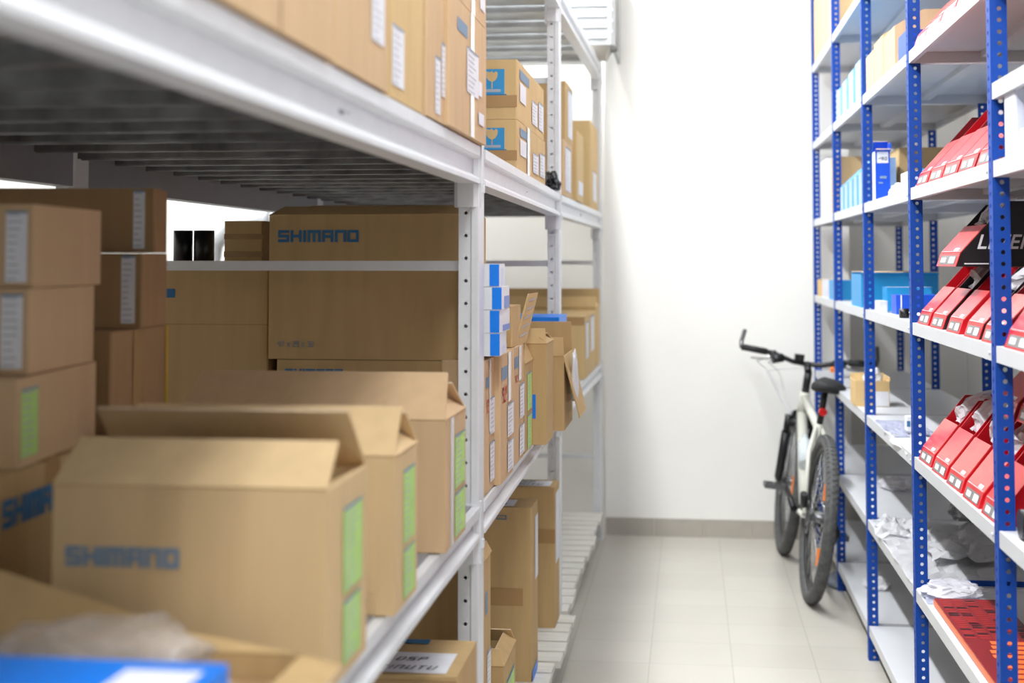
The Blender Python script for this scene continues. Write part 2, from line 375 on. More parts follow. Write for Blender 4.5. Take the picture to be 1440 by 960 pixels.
# ------------------------------------------------------------------ room
XL, XR, YB, YN, YP, ZC = -3.3, 1.5, 8.05, -6.5, 7.72, 3.45
struct('floor', MB().box(XL-.1, XR+.1, YN-.1, YB+.1, -.1, 0, 'tile'))
struct('ceiling', MB().box(XL-.1, XR+.1, YN-.1, YB+.1, ZC, ZC+.1, 'ceil'))
struct('wall_left', MB().box(XL-.1, XL, YN, YB, 0, ZC, 'wall'))
struct('wall_right', MB().box(XR, XR+.1, YN, YB, 0, ZC, 'wall'))
struct('wall_end', MB().box(XL, XR, YB, YB+.1, 0, ZC, 'wall'))
struct('wall_front', MB().box(XL, XR, YN-.1, YN, 0, ZC, 'wall'))
struct('wall_pier', MB().box(-.455, .84, YP, YB, 0, ZC, 'wall'))
b = MB()
for k in range(5):
    x0 = -.457+k*.26
    b.box(x0+.0008, min(x0+.2592, .84), YP-.011, YP, 0, .094, 'skirt')
struct('baseboard_end', b)
# ------------------------------------------------------------------ left rack
PAY = [0.70, 3.12, 5.39, 7.58]; PAX = [-.466, -.466, -.494, -.470]; RD = 0.98
LV = [(2.435, 2.515), (1.64, 1.722), (0.858, 0.930)]
rack = thing('pallet_rack', 'grey white metal pallet rack full of cartons along the left of the aisle', 'rack', (-.95, 4.2, 0))
def P(mb, name, par=None):
    o = mb.build(name, par or rack); 
    o.location = (.95, -4.2, 0) if par is None else (0, 0, 0); return o
for i, (y, x) in enumerate(zip(PAY, PAX)):
    for side in (0, 1):
        mb = MB(); xa = x-.039 if side == 0 else x-RD; sgn = 1
        # side facing the camera: perforated strip and raised rib, C section behind
        perf_plate(mb, (xa-.004, y, 0), (1, 0, 0), (0, 0, 1), (0, 1, 0), .026, 2.95, .05, .0042, .002, 'white', start=.025, off=.0165)
        mb.hexa([(xa+.022, y, 0), (xa+.026, y-.004, 0), (xa+.040, y-.004, 0), (xa+.042, y, 0), (xa+.042, y+.002, 0), (xa+.022, y+.002, 0)],
                [(xa+.022, y, 2.95), (xa+.026, y-.004, 2.95), (xa+.040, y-.004, 2.95), (xa+.042, y, 2.95), (xa+.042, y+.002, 2.95), (xa+.022, y+.002, 2.95)], 'white')
        mb.box(xa+.040, xa+.042, y+.002, y+.075, 0, 2.95, 'white')
        mb.box(xa-.004, xa+.040, y+.073, y+.075, 0, 2.95, 'white'); mb.box(xa-.004, xa-.002, y+.002, y+.073, 0, 2.95, 'white')
        mb.box(xa-.012, xa+.046, y-.01, y+.085, 0, .006, 'white')
        P(mb, 'upright_post')
    for z in (.42, 1.447, 2.15):
        mb = MB(); mb.box(x-RD+.04, x-.046, y+.02, y+.045, z, z+.022, 'white'); P(mb, 'frame_brace')
for bay in range(3):
    ya, yb = PAY[bay]+.078, PAY[bay+1]-.002
    for li, (zb, zt) in enumerate(LV):
        for side in (0, 1):
            xa, xb = PAX[bay], PAX[bay+1]
            if side: xa -= RD-.0; xb -= RD-.0
            s = 1 if side == 0 else -1
            h = zt-zb
            # channel: top lip, recessed web, bottom lip
            prof = [(0, zt), (0, zt-.022), (-.004, zt-.026), (-.016, zt-.028), (-.018, zb+.022), (-.002, zb+.012), (0, zb+.009), (0, zb), (-.045, zb), (-.045, zt)]
            A = [(xa+s*px_-(0 if side == 0 else .0), ya-.078+.0, pz) for px_, pz in prof]
            B = [(xb+s*px_, yb+.002, pz) for px_, pz in prof]
            # shorten to the free span between connectors
            A = [(p[0]+.006*s, ya, p[2]) for p in A]; B = [(p[0]+.006*s, yb, p[2]) for p in B]
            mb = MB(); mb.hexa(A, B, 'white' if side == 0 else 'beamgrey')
            if side == 0:      # locking slot in the middle of the web
                ym = (ya+yb)/2; xm = (xa+xb)/2-.012+.001
                mb.box(xm-.003, xm, ym-.05, ym+.02, (zb+zt)/2-.004, (zb+zt)/2+.003, 'ink'); mb.box(xm-.003, xm, ym-.045, ym-.02, (zb+zt)/2-.009, (zb+zt)/2+.008, 'ink')
            P(mb, 'load_beam')
        # end connectors clasping the posts
        for yy, xx in ((PAY[bay+1], PAX[bay+1]),) + (((PAY[0], PAX[0]),) if bay == 0 else ()):
            mb = MB()
            mb.box(xx-.052, xx-.0, yy-.012, yy+.088, zb-.052, zt+.006, 'white', ch=.008)
            mb.box(xx-.0, xx+.008, yy+.002, yy+.012, zb-.052, zt+.012, 'white')
            mb.box(xx+.001, xx+.012, yy+.012, yy+.03, zb-.02, zb-.002, 'white')
            P(mb, 'beam_connector')
        # decking
        npan = (6, 11, 5)[li]
        wdt = (PAY[bay+1]-PAY[bay]-.012)/npan
        for k in range(npan):
            y0 = PAY[bay]+.01+k*wdt; y1 = y0+wdt-(.022 if (bay == 0 and li == 1 and k in (8,)) else .004)
            fx = PAX[bay]+(PAX[bay+1]-PAX[bay])*(k+.5)/npan
            xf, xr = fx-.012, fx-RD+.012
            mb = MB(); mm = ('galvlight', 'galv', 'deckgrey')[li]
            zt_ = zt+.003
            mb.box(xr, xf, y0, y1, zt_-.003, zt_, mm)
            if li == 1:
                for (ya_, yb_, dz) in ((y0, y0+.003, .022), (y1-.003, y1, .022), (y0+.003, y0+.012, .024)):
                    mb.box(xr+.04, xf-.045, ya_, yb_, zt_-dz, zt_-.003 if dz == .022 else zt_-.021, mm)
            else:
                mb.box(xr+.04, xf-.045, y0, y0+.003, zt_-.03, zt_-.003, mm)
            P(mb, 'deck_panel')
# ------------------------------------------------------------------ pallets
def pallet(label, x0, x1, y0, y1, n):
    t = thing('wooden_pallet', label, 'pallet', ((x0+x1)/2, (y0+y1)/2, 0), 0, 'white pallets on the floor under the left rack')
    hx, hy = (x1-x0)/2, (y1-y0)/2; pt = (y1-y0)/n
    for k in range(n):
        j = random.uniform(-.012, .012); a = -hy+k*pt
        MB().box(-hx, hx+j, a+.008+random.uniform(-.003, .003), a+pt-.010, .125, .148, 'pallet').build('deck_slat', t)
    for xx in (-hx+.05, -.05, hx-.15):
        MB().box(xx, xx+.1, -hy+.01, hy-.01, .02, .125, 'pallet').build('bearer', t)
        MB().box(xx-.01, xx+.11, -hy+.01, hy-.01, 0, .02, 'pallet').build('bottom_board', t)
pallet('white painted slatted pallet at the far end, bare beside the end wall', -1.40, -.462, 5.42, 7.55, 17)
pallet('white painted slatted pallet under the tall brown cartons, edge sticking into the aisle', -1.38, -.438, 3.22, 5.375, 17)
pallet('white painted slatted pallet nearest the camera under the low carton with handwritten sheet', -1.38, -.445, 0.98, 3.10, 17)
# ------------------------------------------------------------------ cartons, middle level, near bay
Z2 = .9335; Z1 = 1.7255
g = 'cartons on the middle level of the left rack'
n1 = pcarton('large blurry open carton nearest the aisle, blue lettering on front and two green labels', -.448, 462, 517, 78, Z2, 690, m='kraft_pale', group=g,
    flaps=[('F', 34, .088, .004), ('B', 43, .127, .004), ('L', -30, .07, .01), ('R', -25, .08, .02)],
    decals=[('F', .05, .47, .60, .70, '"SHIMANO', 'inkblue2', .10, .26), ('R', .36, .84, .42, .86, 'green'), ('R', .36, .80, .06, .38, 'green')])
n2 = pcarton('open carton with two green labels between the nearest open carton and the post', -.446, 556, 587, .44, Z2, 643, m='kraft_pale', group=g,
    flaps=[('F', 42, .10, .004), ('B', 40, .09, .004), ('R', 38, .05, .07)],
    decals=[('R', .36, .86, .40, .88, 'green'), ('R', .36, .86, .04, .36, 'green')])
n3 = pcarton('wide open carton with a raised front flap standing right before the rack post', -.448, 627, 655, 252, Z2, 592, m='kraft_pink', group=g,
    flaps=[('F', 39, .125, .012), ('B', 30, .12, .01), ('R', 42, .075, .09)],
    decals=[('R', .22, .36, .0, 1.0, 'clear'), ('R', .42, .92, .42, .84, 'green'), ('R', .42, .92, .04, .38, 'green')])
# foreground open box, bag, blue box
fb = carton('low open carton in the bottom left corner with a slanting rear flap', -.84, -.455, 1.40, 1.66, Z2, 1.005, m='kraft', group=g,
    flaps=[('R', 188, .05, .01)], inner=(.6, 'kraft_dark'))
p_ = [at(2, 800, Y=1.70), at(275, 888, Y=1.70)]
MB().slab([(-.1925, .13, .0715), (.1925, .13, .0715), (p_[1].x+.6475, .165, p_[1].z-Z2), (p_[0].x+.6475, .165, p_[0].z-Z2)], .0035, 'kraft').build('flap', fb)
def bag(label, c, s, m='plastic', seed=0, name='plastic_bag', cat='plastic bag', group=None, amt=.35, flat=True, sub=3, zmin=None):
    bm = bmesh.new(); bmesh.ops.create_icosphere(bm, subdivisions=sub+1, radius=1)
    for v in bm.verts:
        p = v.co.copy(); nn = noise.noise(p*1.7+Vector((seed*3.1, 0, 0)))*amt + noise.noise(p*4.5+Vector((0, seed*2.3, 0)))*amt*.55+abs(noise.noise(p*9+Vector((seed, 1, 2))))*amt*.3
        v.co = p*(1+nn)
        v.co = Vector((v.co.x*s[0], v.co.y*s[1], max(v.co.z, -.55)*s[2]))
    mn = min(v.co.z for v in bm.verts)
    for v in bm.verts: v.co.z -= mn
    for f in bm.faces: f.smooth = seed % 2 == 0
    me = bpy.data.meshes.new(name); bm.to_mesh(me); bm.free(); me.materials.append(M[m])
    o = bpy.data.objects.new(name, me); scn.collection.objects.link(o); o.location = c
    return tag(o, label, cat, group)
def sheet(label, pts, m='milky', n=14, amp=.008, seed=0, name='plastic_sheet', cat='plastic film', th=.0012, group=None):
    """crumpled sheet over four corner points"""
    a, b_, c, d = [Vector(p) for p in pts]; bm = bmesh.new(); G = []
    for i in range(n+1):
        row = []
        for j in range(n+1):
            u, v = i/n, j/n; p = a*(1-u)*(1-v)+b_*u*(1-v)+c*u*v+d*(1-u)*v
            e = noise.noise(Vector((u*5+seed*7, v*5, seed)))*amp*1.4+abs(noise.noise(Vector((u*12, v*12+seed*3, 2))))*amp
            jx = noise.noise(Vector((u*3, v*3, seed+9)))*amp*1.5
            row.append(bm.verts.new(p+Vector((jx, jx, abs(e)+.001))))
        G.append(row)
    for i in range(n):
        for j in range(n): bm.faces.new([G[i][j], G[i+1][j], G[i+1][j+1], G[i][j+1]])
    g0 = bmesh.ops.solidify(bm, geom=bm.faces[:], thickness=th)
    me = bpy.data.meshes.new(name); bm.to_mesh(me); bm.free(); me.materials.append(M[m])
    o = bpy.data.objects.new(name, me); scn.collection.objects.link(o)
    return tag(o, label, cat, group)
bag('crumpled clear plastic bag spilling from the open carton in the bottom left corner', (-.66, 1.53, .975), (.15, .10, .058), seed=2, m='thinfilm')
carton('blurry bright blue box with white label in the bottom left corner', -.90, -.447, 1.14, 1.36, Z2, 1.078, m='bluebox', name='blue_box', tape=False,
    decals=[('T', .80, .97, .30, .85, 'blank'), ('F', .80, .96, .55, .92, 'blank')], group=g)
carton('small whitish carton between the blue box and the nearest open carton', -.54, -.449, 1.375, 1.395+.0, Z2, 1.02, m='kraft_pale', tape=False, group=g)
# stack on the left
def rcarton(label, cx, cy, sx, sy, zb, zt, rz, **kw):
    return carton(label, cx-sx/2, cx+sx/2, cy-sy/2, cy+sy/2, zb, zt, rz=R(rz), **kw)
gs = 'cartons stacked at the left edge on the middle level'
def crn(label, N, Fp, W, zb, zt, **kw):
    """carton given by the near and far corner of its aisle face"""
    dx, dy = Fp[0]-N[0], Fp[1]-N[1]; L = math.hypot(dx, dy); rz = math.atan2(-dx, dy)
    cx, cy = (N[0]+Fp[0])/2-math.cos(rz)*W/2, (N[1]+Fp[1])/2-math.sin(rz)*W/2
    return carton(label, cx-W/2, cx+W/2, cy-L/2, cy+L/2, zb, zt, rz=rz, **kw)
crn('wide carton with slanting blue lettering carrying the left stack of three boxes', (-.925, 1.72), (-.935, 2.29), .42, Z2, 1.178, m='kraft', group=gs,
    decals=[('R', .22, .62, .70, .86, '"SHIMANO', 'inkblue', .10, .26)])
crn('carton with a bright green label, lowest of the left stack of three', (-.93, 1.893), (-.97, 2.249), .38, 1.1795, 1.304, m='kraft_pink', group=gs, tape=False,
    decals=[('R', .03, .22, .10, .88, 'green')])
crn('carton with a tall white label, middle of the left stack of three', (-.95, 1.965), (-.97, 2.238), .38, 1.3055, 1.429, m='kraft_pink', group=gs, tape=False,
    decals=[('F', .89, .975, .06, .94, 'white')])
crn('carton with a wide white label, topmost of the left stack of three', (-.95, 1.975), (-.97, 2.262), .38, 1.4305, 1.552, m='kraft_pink', group=gs, tape=False,
    decals=[('F', .89, .975, .06, .92, 'white')])
gu = 'cartons stacked behind the left stack'
crn('plain carton at the base of the rear left stack of boxes', (-.968, 2.31), (-.975, 2.70), .40, Z2, 1.178, m='kraft_dark', group=gu)
crn('tall carton with a yellow strap, under two boxes with white edge labels', (-.97, 2.309), (-.975, 2.585), .36, 1.1795, 1.349, m='kraft_dark', group=gu, tape=False,
    decals=[('R', .95, .99, .0, 1.0, 'yellow'), ('R', .35, .55, .2, .98, 'tape')])
crn('carton with a white corner label, second from the top of the rear left stack', (-.965, 2.43), (-.975, 2.577), .42, 1.3505, 1.483, m='kraft_dark', group=gu, tape=False,
    decals=[('F', .91, .97, .06, .97, 'white')])
crn('carton with a tall white corner label, topmost of the rear left stack', (-.965, 2.487), (-.985, 2.60), .52, 1.4845, 1.601, m='kraft_dark', group=gu, tape=False,
    decals=[('F', .925, .965, .06, .97, 'white'), ('F', .89, .90, .2, .7, 'tape')])
# cartons behind the frame brace
YS = 3.29
def XY(px, Y=YS): return at(px, 430, Y=Y).x
zs = lambda py, Y=YS, px=500: at(px, py, Y=Y).z
carton('big carton with blue brand lettering and size print behind the white post', XY(378), -.514, YS, YS+.29, 1.237, zs(303), m='kraft', group=g,
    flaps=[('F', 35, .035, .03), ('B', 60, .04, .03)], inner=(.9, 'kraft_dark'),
    decals=[('F', .045, .455, .815, .90, '"SHIMANO', 'inkblue', .12, .24), ('F', .05, .23, .085, .125, '"47 x 29 x 32', 'inkblue2', .3, .12)])
carton('carton with cut off blue lettering under the big lettered carton', XY(390), -.572, YS-.0, YS+.29, Z2, 1.2355, m='kraft', group=g,
    decals=[('F', .05, .40, .84, .93, '"SHIMANO', 'inkblue', .12, .24)])
carton('dark brown carton with clear tape left of the big lettered carton', XY(225), XY(374), YS+.02, YS+.32, Z2+.16, 1.452, m='kraft', group=g,
    decals=[('F', .0, .115, .80, .86, 'blueprint'), ('F', .0, 1, .62, .625, 'tape')])
carton('low dark carton under the taped dark brown carton', XY(225), XY(374), YS+.02, YS+.32, Z2, Z2+.159, m='kraft_dark', group=g)
carton('patched carton half in light resting on top of the dark brown carton', XY(318, 3.45), XY(372, 3.45), 3.43, 3.60, 1.4535, zs(310, 3.43), m='kraft_yellow', group=g, tape=False,
    decals=[('F', 0, 1, .60, .72, 'tape'), ('F', 0, 1, .22, .34, 'tape')])
o = MB()
for (a, b_) in ((235, 262), (264, 293)):
    x0, x1 = XY(a, 3.42), XY(b_, 3.42); o.tube([((x0+x1)/2, 3.46, 1.4535), ((x0+x1)/2, 3.46, 1.545)], (x1-x0)/2-.001, 'black', seg=20)
t = thing('black_canister_pair', 'two glossy black canisters standing on the dark brown carton by the light gap', 'canister', (0, 0, 0)); x_ = o.build('canister', t)
# ------------------------------------------------------------------ middle level, second bay
gt = 'narrow cartons in a row on the middle level behind the post'
def lab(): return
pcarton('narrow carton with white label and clear tape, first behind the post', -.468, 681, 695, .10, Z2, 508, m='kraft_pink', group=gt, tape=False,
    decals=[('R', .12, .42, .79, .87, 'greyprint'), ('R', .45, .62, .45, 1.0, 'clear'), ('R', .2, .4, .60, .70, 'redprint'), ('R', .5, .97, .42, .70, 'white'), ('R', .5, .95, .06, .36, 'white')])
pcarton('narrow carton sticking out furthest of the labelled row, red print and clear tape', -.452, 704, 721.5, .115, Z2, 500, m='kraft_pink', group=gt, tape=False,
    decals=[('R', .05, .5, .80, .90, 'greyprint'), ('R', .12, .45, .62, .74, 'redprint'), ('R', .55, .78, .60, 1.0, 'clear'), ('R', .5, .98, .32, .58, 'white'), ('R', .5, .96, .04, .28, 'white')])
pcarton('narrow carton with clear tape over its edge and two white labels, third in the row', -.458, 722.5, 736.5, .30, Z2, 490, m='kraft_pink', group=gt, tape=False,
    decals=[('R', .05, .4, .82, .92, 'greyprint'), ('R', .12, .34, .70, .76, 'redprint'), ('R', .45, .70, .70, 1.0, 'clear'), ('R', .55, .98, .36, .66, 'white'), ('R', .5, .98, .04, .30, 'white')])
pcarton('narrow open carton with green labels beside the tall plain carton', -.458, 737.5, 749.5, .28, Z2, 512, m='kraft', group=gt,
    flaps=[('B', 84, .05, .01), ('R', 62, .06, .012), ('F', 80, .06, .0)],
    decals=[('R', .30, .80, .45, .88, 'green'), ('R', .30, .80, .02, .40, 'green')])
f_ = MB()
q = [at(722, 488, X=-.47), at(738, 481, X=-.458), at(755, 411, X=-.452), at(742, 413, X=-.462)]
t = thing('loose_cardboard_flap', 'torn cardboard strip standing up above the narrow cartons', 'cardboard', q[0])
pp = [p-q[0] for p in q]; MB().slab([pp[0], pp[1], pp[2], pp[3]], .004, 'kraft').build('cardboard_strip', t)
mk = MB()
for k in range(5):
    u = .15+.17*k; a = pp[0].lerp(pp[3], u).lerp(pp[1].lerp(pp[2], u), .2); b_ = pp[0].lerp(pp[3], u+.04).lerp(pp[1].lerp(pp[2], u+.04), .85)
    nrm = (pp[1]-pp[0]).cross(pp[3]-pp[0]).normalized(); s = -1 if nrm.y > 0 else 1
    d = Vector((0, 0, .004)); mk.face([a+nrm*s*.0052, b_+nrm*s*.0052, b_+d+nrm*s*.0052, a+d+nrm*s*.0052], 'greyink')
mk.build('printed_mark', t)
carton('plain carton peeping out behind the blue and white boxes', -.62, -.465, 3.73, 3.92, 1.242, zs(431, 3.73, 728), m='kraft', group=g, tape=False)
pcarton('tall plain carton with a blue tape scrap, fifth in the row behind the post', -.418, 768, 778, .36, Z2, 484, m='kraft', group=g,
    flaps=[('F', 50, .055, .006), ('B', 20, .08, .01), ('R', 40, .03, .01)], decals=[('F', .885, .915, .26, .50, 'bluetape')])
ff = pcarton('carton with wide open flaps hanging into the aisle past the tall plain carton', -.396, 793, 805, .36, Z2, 501, m='kraft', group=g,
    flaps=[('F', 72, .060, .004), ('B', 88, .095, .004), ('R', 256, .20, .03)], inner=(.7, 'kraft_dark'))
carton('plain carton behind the open flaps, with a flat blue box on it', -.86, -.442, 4.86, 5.30, Z2, 1.232, m='kraft', group=g)
yq = 4.88
carton('flat bright blue box lying on a carton behind the second post', -.84, -.446, yq, yq+.30, 1.2335, at(797, 446, Y=yq).z, m='bluebox', name='blue_box', tape=False, group='blue boxes lying on cartons')
bag('white paper sheet hanging out of the open flaps by the second post', (-.372, at(807, 500, X=-.372).y+.02, 1.02), (.012, .045, .10), m='milky', seed=4, name='paper_sheet', cat='paper', amt=.2)
pcarton('wide yellowish carton with two white labels at the far end of the middle level', -.475, 822, 838, .42, Z2, 445, m='kraft_yellow', group=g, tape=False,
    decals=[('R', .1, .3, .3, .9, 'white'), ('R', .5, .8, .35, .95, 'white'), ('F', .0, 1.0, .86, .99, 'tape')])
pcarton('taller open carton against the end wall on the middle level', -.475, 838.5, 843.2, .62, Z2, 432, m='kraft_yellow', group=g,
    flaps=[('F', 60, .06, .0), ('B', 88, .09, .0), ('R', 40, .05, .02)])
# blue and white boxes
gb = 'blue and white boxes stacked on the narrow cartons'
zz = [1.2405, 1.292, 1.344, 1.3965, 1.4555]; names = ['lowest', 'second from bottom', 'third from bottom', 'topmost']
zt0 = 1.250
for k in range(4):
    zb = zt0+k*.0535-.001; rz = [2, -1, 1, 3][k]; dx = [0, .004, .006, -.003][k]
    cx, cy = -.482+dx, 3.352; t = thing('small_parts_box', 'small white and blue box, %s of the four stacked on the narrow cartons' % names[k], 'box', (cx, cy, zb), R(rz), gb)
    MB().box(-.045, .042, -.085, .085, 0, .0525, 'whitecard', ch=.002).build('box_body', t)
    MB().box(.020, .0424, -.0856, -.0850, .001, .0515, 'bluebox').build('blue_stripe', t)
    MB().box(.042, .0426, -.03, .084, .002, (.020, .016, .030, .042)[k], 'fadeblue' if k in (1, 2) else 'lilac').build('printed_panel', t)
# ------------------------------------------------------------------ upper level
gz = 'cartons on the upper level of the left rack'
pcarton('blurry plain carton at the near end of the upper level', -.452, 250, 468, .42, Z1, .34, m='kraft_pink', group=gz, tape=False, decals=[('R', .83, .94, .42, .55, 'blank'), ('R', .55, .56, 0, 1, 'tape')])
pcarton('tall carton with large white labels on the upper level above the cross beam', -.455, 471, 545, .42, Z1, .40, m='kraft_pink', group=gz, tape=False,
    decals=[('R', .16, .50, .30, .75, 'white'), ('R', .62, .88, .16, .42, 'white')])
pcarton('smooth yellowish carton with a white strip at its lower corner on the upper level', -.462, 548, 594, .42, Z1, .42, m='kraft_yellow', group=gz, tape=False, decals=[('R', .02, .36, .05, .28, 'white')])
pcarton('carton with two white strips at its foot between yellowish and taped cartons', -.458, 599, 626.5, .42, Z1, .42, m='kraft_pink', group=gz, tape=False,
    decals=[('R', .40, .66, .03, .28, 'white'), ('R', .72, .92, .12, .36, 'white'), ('R', .45, .98, .60, .98, 'white')])
pcarton('carton with vertical white tape and shipping sheet above the first post', -.4485, 631, 683.5, .42, Z1, .258, m='kraft_pink', group=gz, tape=False,
    decals=[('R', .18, .44, .76, .86, 'greyprint'), ('R', .52, .62, .0, 1.0, 'clear'), ('R', .42, .74, .34, .70, 'white'), ('R', .74, .84, .38, .50, 'blank'), ('R', .74, .90, .14, .24, 'blank')])
pcarton('carton resting on the taped carton at the top of the frame', -.4485, 631, 683, .42, Z1+.2595, .26, m='kraft_pink', group=gz, tape=False,
    decals=[('R', .55, .65, .0, 1.0, 'clear'), ('R', .80, .95, .12, .30, 'blank')])
fdec = lambda: [('F', .70, .90, .42, .84, 'fragile'), ('F', 0, 1, .20, .40, 'tape'), ('R', .08, .40, .72, .88, 'greyprint'), ('R', .08, .28, .34, .66, 'blank'), ('R', .50, .70, .14, .56, 'white'), ('R', .76, .95, .14, .66, 'white')]
pcarton('carton with blue fragile glass mark on the upper level, lower of two', -.488, 727, 767, .36, Z1, .147, m='kraft_yellow', group=gz, tape=False, decals=fdec()+[('R', .30, .38, 0, 1, 'clear')])
pcarton('carton with blue fragile glass mark on the upper level, upper of two', -.488, 727, 765, .36, Z1+.148, .172, m='kraft_yellow', group=gz, tape=False, decals=fdec())
pcarton('carton with a long white label behind the second post, lower of two', -.488, 793, 805, .36, Z1, .22, m='kraft_pink', group=gz, tape=False, decals=[('R', .2, .8, .1, .9, 'white')])
pcarton('carton with white side label behind the second post, upper of two', -.488, 796, 806, .36, Z1+.221, .24, m='kraft', group=gz, tape=False, decals=[('R', .3, .9, .1, .92, 'white')])
pcarton('small yellow carton with white square label near the end of the upper level', -.476, 812, 821, .22, Z1, .30, m='kraft_yellow', group=gz, tape=False, decals=[('R', .2, .9, .1, .30, 'blank')])
pcarton('tall yellow carton at the far end of the upper level by the wall', -.480, 831, 841, .30, Z1, .43, m='kraft_yellow', group=gz, tape=False, decals=[('R', .3, .8, .1, .45, 'white')])
bag('small black bundle on the upper level edge behind the fragile cartons', (-.50, at(772, 300, X=-.5).y+.10, Z1), (.028, .06, .045), m='black', seed=3, name='black_bundle', cat='bundle')
# ------------------------------------------------------------------ floor level cartons
gf = 'cartons on the floor pallets'
ZP = .1485
pcarton('low carton with handwritten white sheet on top at the foot of the post', -.450, 643, 671, .48, ZP, 952, m='kraft', group=gf, tape=False, rz=R(0),
    decals=[('T', .53, .95, .06, .60, 'hand'), ('F', 0, 1, .90, .985, 'tape'), ('R', .1, .4, .3, .9, 'white'), ('T', .55, .80, .85, .97, 'blueprint')])
pcarton('dark carton standing behind the foot of the first post', -.468, 680.5, 690, .42, ZP, .64, m='kraft', group=gf,
    flaps=[('F', 60, .03, .01), ('R', 70, .03, .02)], decals=[('R', .2, .5, .80, .88, 'greyprint'), ('R', .45, .95, .40, .66, 'white'), ('R', .45, .95, .05, .34, 'white')])
pcarton('small open carton with green label low behind the first post', -.462, 708, 725, .26, ZP, 938, m='kraft', group=gf,
    flaps=[('F', 40, .05, .01), ('B', 60, .04, .01), ('R', 40, .04, .03)], decals=[('R', .25, .85, .0, .85, 'green')])
pcarton('tall carton with brown tape band and blue tape corner on the pallet', -.500, 747.5, 756, .40, ZP, 714, m='kraft', group=gf, tape=False,
    decals=[('F', 0, .93, .435, .535, 'tape'), ('R', .5, .95, .55, .92, 'blank'), ('T', .30, .85, .1, .75, 'hand'), ('F', .2, .8, .93, .955, '"SHIMANO', 'inkblue'), ('R', 0.0, .8, .0, .06, 'bluetape')])
pcarton('tall carton further back with a white sheet on top, nearest the bare slats', -.489, 780, 786, .40, ZP, 685, m='kraft', group=gf, tape=False,
    decals=[('R', .1, .9, .45, .95, 'blank'), ('T', .35, .95, .1, .8, 'hand'), ('F', 0, 1, .60, .70, 'tape')])
# ------------------------------------------------------------------ white louvred unit high on the end wall, things in the far aisle
t = thing('air_conditioner', 'white louvred ventilation unit mounted high in the corner by the end wall', 'ventilation unit', (-.52, 7.40, 2.56))
MB().box(-.13, .15, -.24, .055, 0, .42, 'acgrey', ch=.02).build('casing', t)
mb = MB()
for k in range(6): mb.hexa([(-.12, -.245, .05+k*.055), (.11, -.245, .05+k*.055), (.11, -.262, .035+k*.055), (-.12, -.262, .035+k*.055)],
                           [(-.12, -.241, .058+k*.055), (.11, -.241, .058+k*.055), (.11, -.258, .043+k*.055), (-.12, -.258, .043+k*.055)], 'white2')
mb.build('louvre', t)
mb = MB()
for k in range(6): mb.box(-.12, .14, -.2425, -.2405, .062+k*.055, .072+k*.055, 'greyink')
for k in range(4): mb.box(-.11, .13, -.20+k*.055, -.19+k*.055, -.0015, .0005, 'greyink')
mb.build('grille_gap', t)
MB().hexa([(-.12, -.23, 0), (.12, -.23, 0), (.12, .04, 0), (-.12, .04, 0)], [(-.08, -.16, -.05), (.10, -.16, -.05), (.10, .0, -.05), (-.08, .0, -.05)], 'skirt').build('drip_tray', t)
MB().box(.135, .15, -.06, .318, -.02, .45, 'acgrey').build('wall_bracket', t)
t = thing('white_pipe', 'thick bent white pipe on the wall of the neighbouring aisle seen through the gap', 'pipe', (-2.285, 6.6, 0))
mb = MB(); mb.tube([(.9, 0, 1.66), (.25, 0, 1.66), (.1, 0, 1.63), (.02, 0, 1.55), (0, 0, 1.4), (0, 0, 0)], .045, 'white2', seg=16); mb.build('pipe_run', t)
MB().tube([(.3, 0, 1.66), (.26, 0, 1.66)], .055, 'white2', seg=16).build('pipe_collar', t)
# ------------------------------------------------------------------ right shelving
RY = [2.03, 3.15, 4.30, 5.43, 6.54, 7.60]; RXF = .645; RXB = 1.10
RL = [2.455, 2.052, 1.648, 1.253, .863, .480, .092]
shelf = thing('shelving_unit', 'blue post and white shelf boltless shelving along the right of the aisle', 'shelving', (.87, 4.8, 0))
def PR(mb, name):
    o = mb.build(name, shelf); o.location = (-.87, -4.8, 0); return o
for y in RY:
    for (x, s) in ((RXF, 1), (RXB, -1)):
        mb = MB(); hgt = 3.0
        perf_plate(mb, (x, y, 0), (s, 0, 0), (0, 0, 1), (0, 1, 0), .036, hgt, .025, .0052, .002, 'blue', start=.0125, off=.020)
        perf_plate(mb, (x, y+.002, 0), (0, 1, 0), (0, 0, 1), (s, 0, 0), .036, hgt, .025, .0052, .002, 'blue', start=.0125, off=.020)
        PR(mb, 'angle_post')
def shelfpan(y0, y1, z):
    mb = MB(); xa, xb = RXF+.002, RXB-.002
    mb.box(xa, xb, y0, y1, z+.032, z+.035, 'white2')
    mb.box(xa, xa+.002, y0, y1, z, z+.032, 'white2'); mb.box(xb-.002, xb, y0, y1, z, z+.032, 'white2')
    mb.box(xa+.002, xb-.002, y0, y0+.002, z, z+.032, 'white2'); mb.box(xa+.002, xb-.002, y1-.002, y1, z, z+.032, 'white2')
    mb.box(xa+.002, xa+.014, y0+.002, y1-.002, z, z+.002, 'white2'); mb.box(xb-.014, xb-.002, y0+.002, y1-.002, z, z+.002, 'white2')
    mb.box((xa+xb)/2-.02, (xa+xb)/2+.02, y0+.002, y1-.002, z+.014, z+.032, 'white2')
    mb.tube([(xa-.001, y0+.02, z+.016), (xa-.004, y0+.02, z+.016)], .004, 'white2', seg=6)
    PR(mb, 'shelf_panel')
for i in range(5):
    for z in RL: shelfpan(RY[i]+.040, RY[i+1]-.001, z)
shelfpan(RY[0]+.040, RY[1]-.001, 1.815)
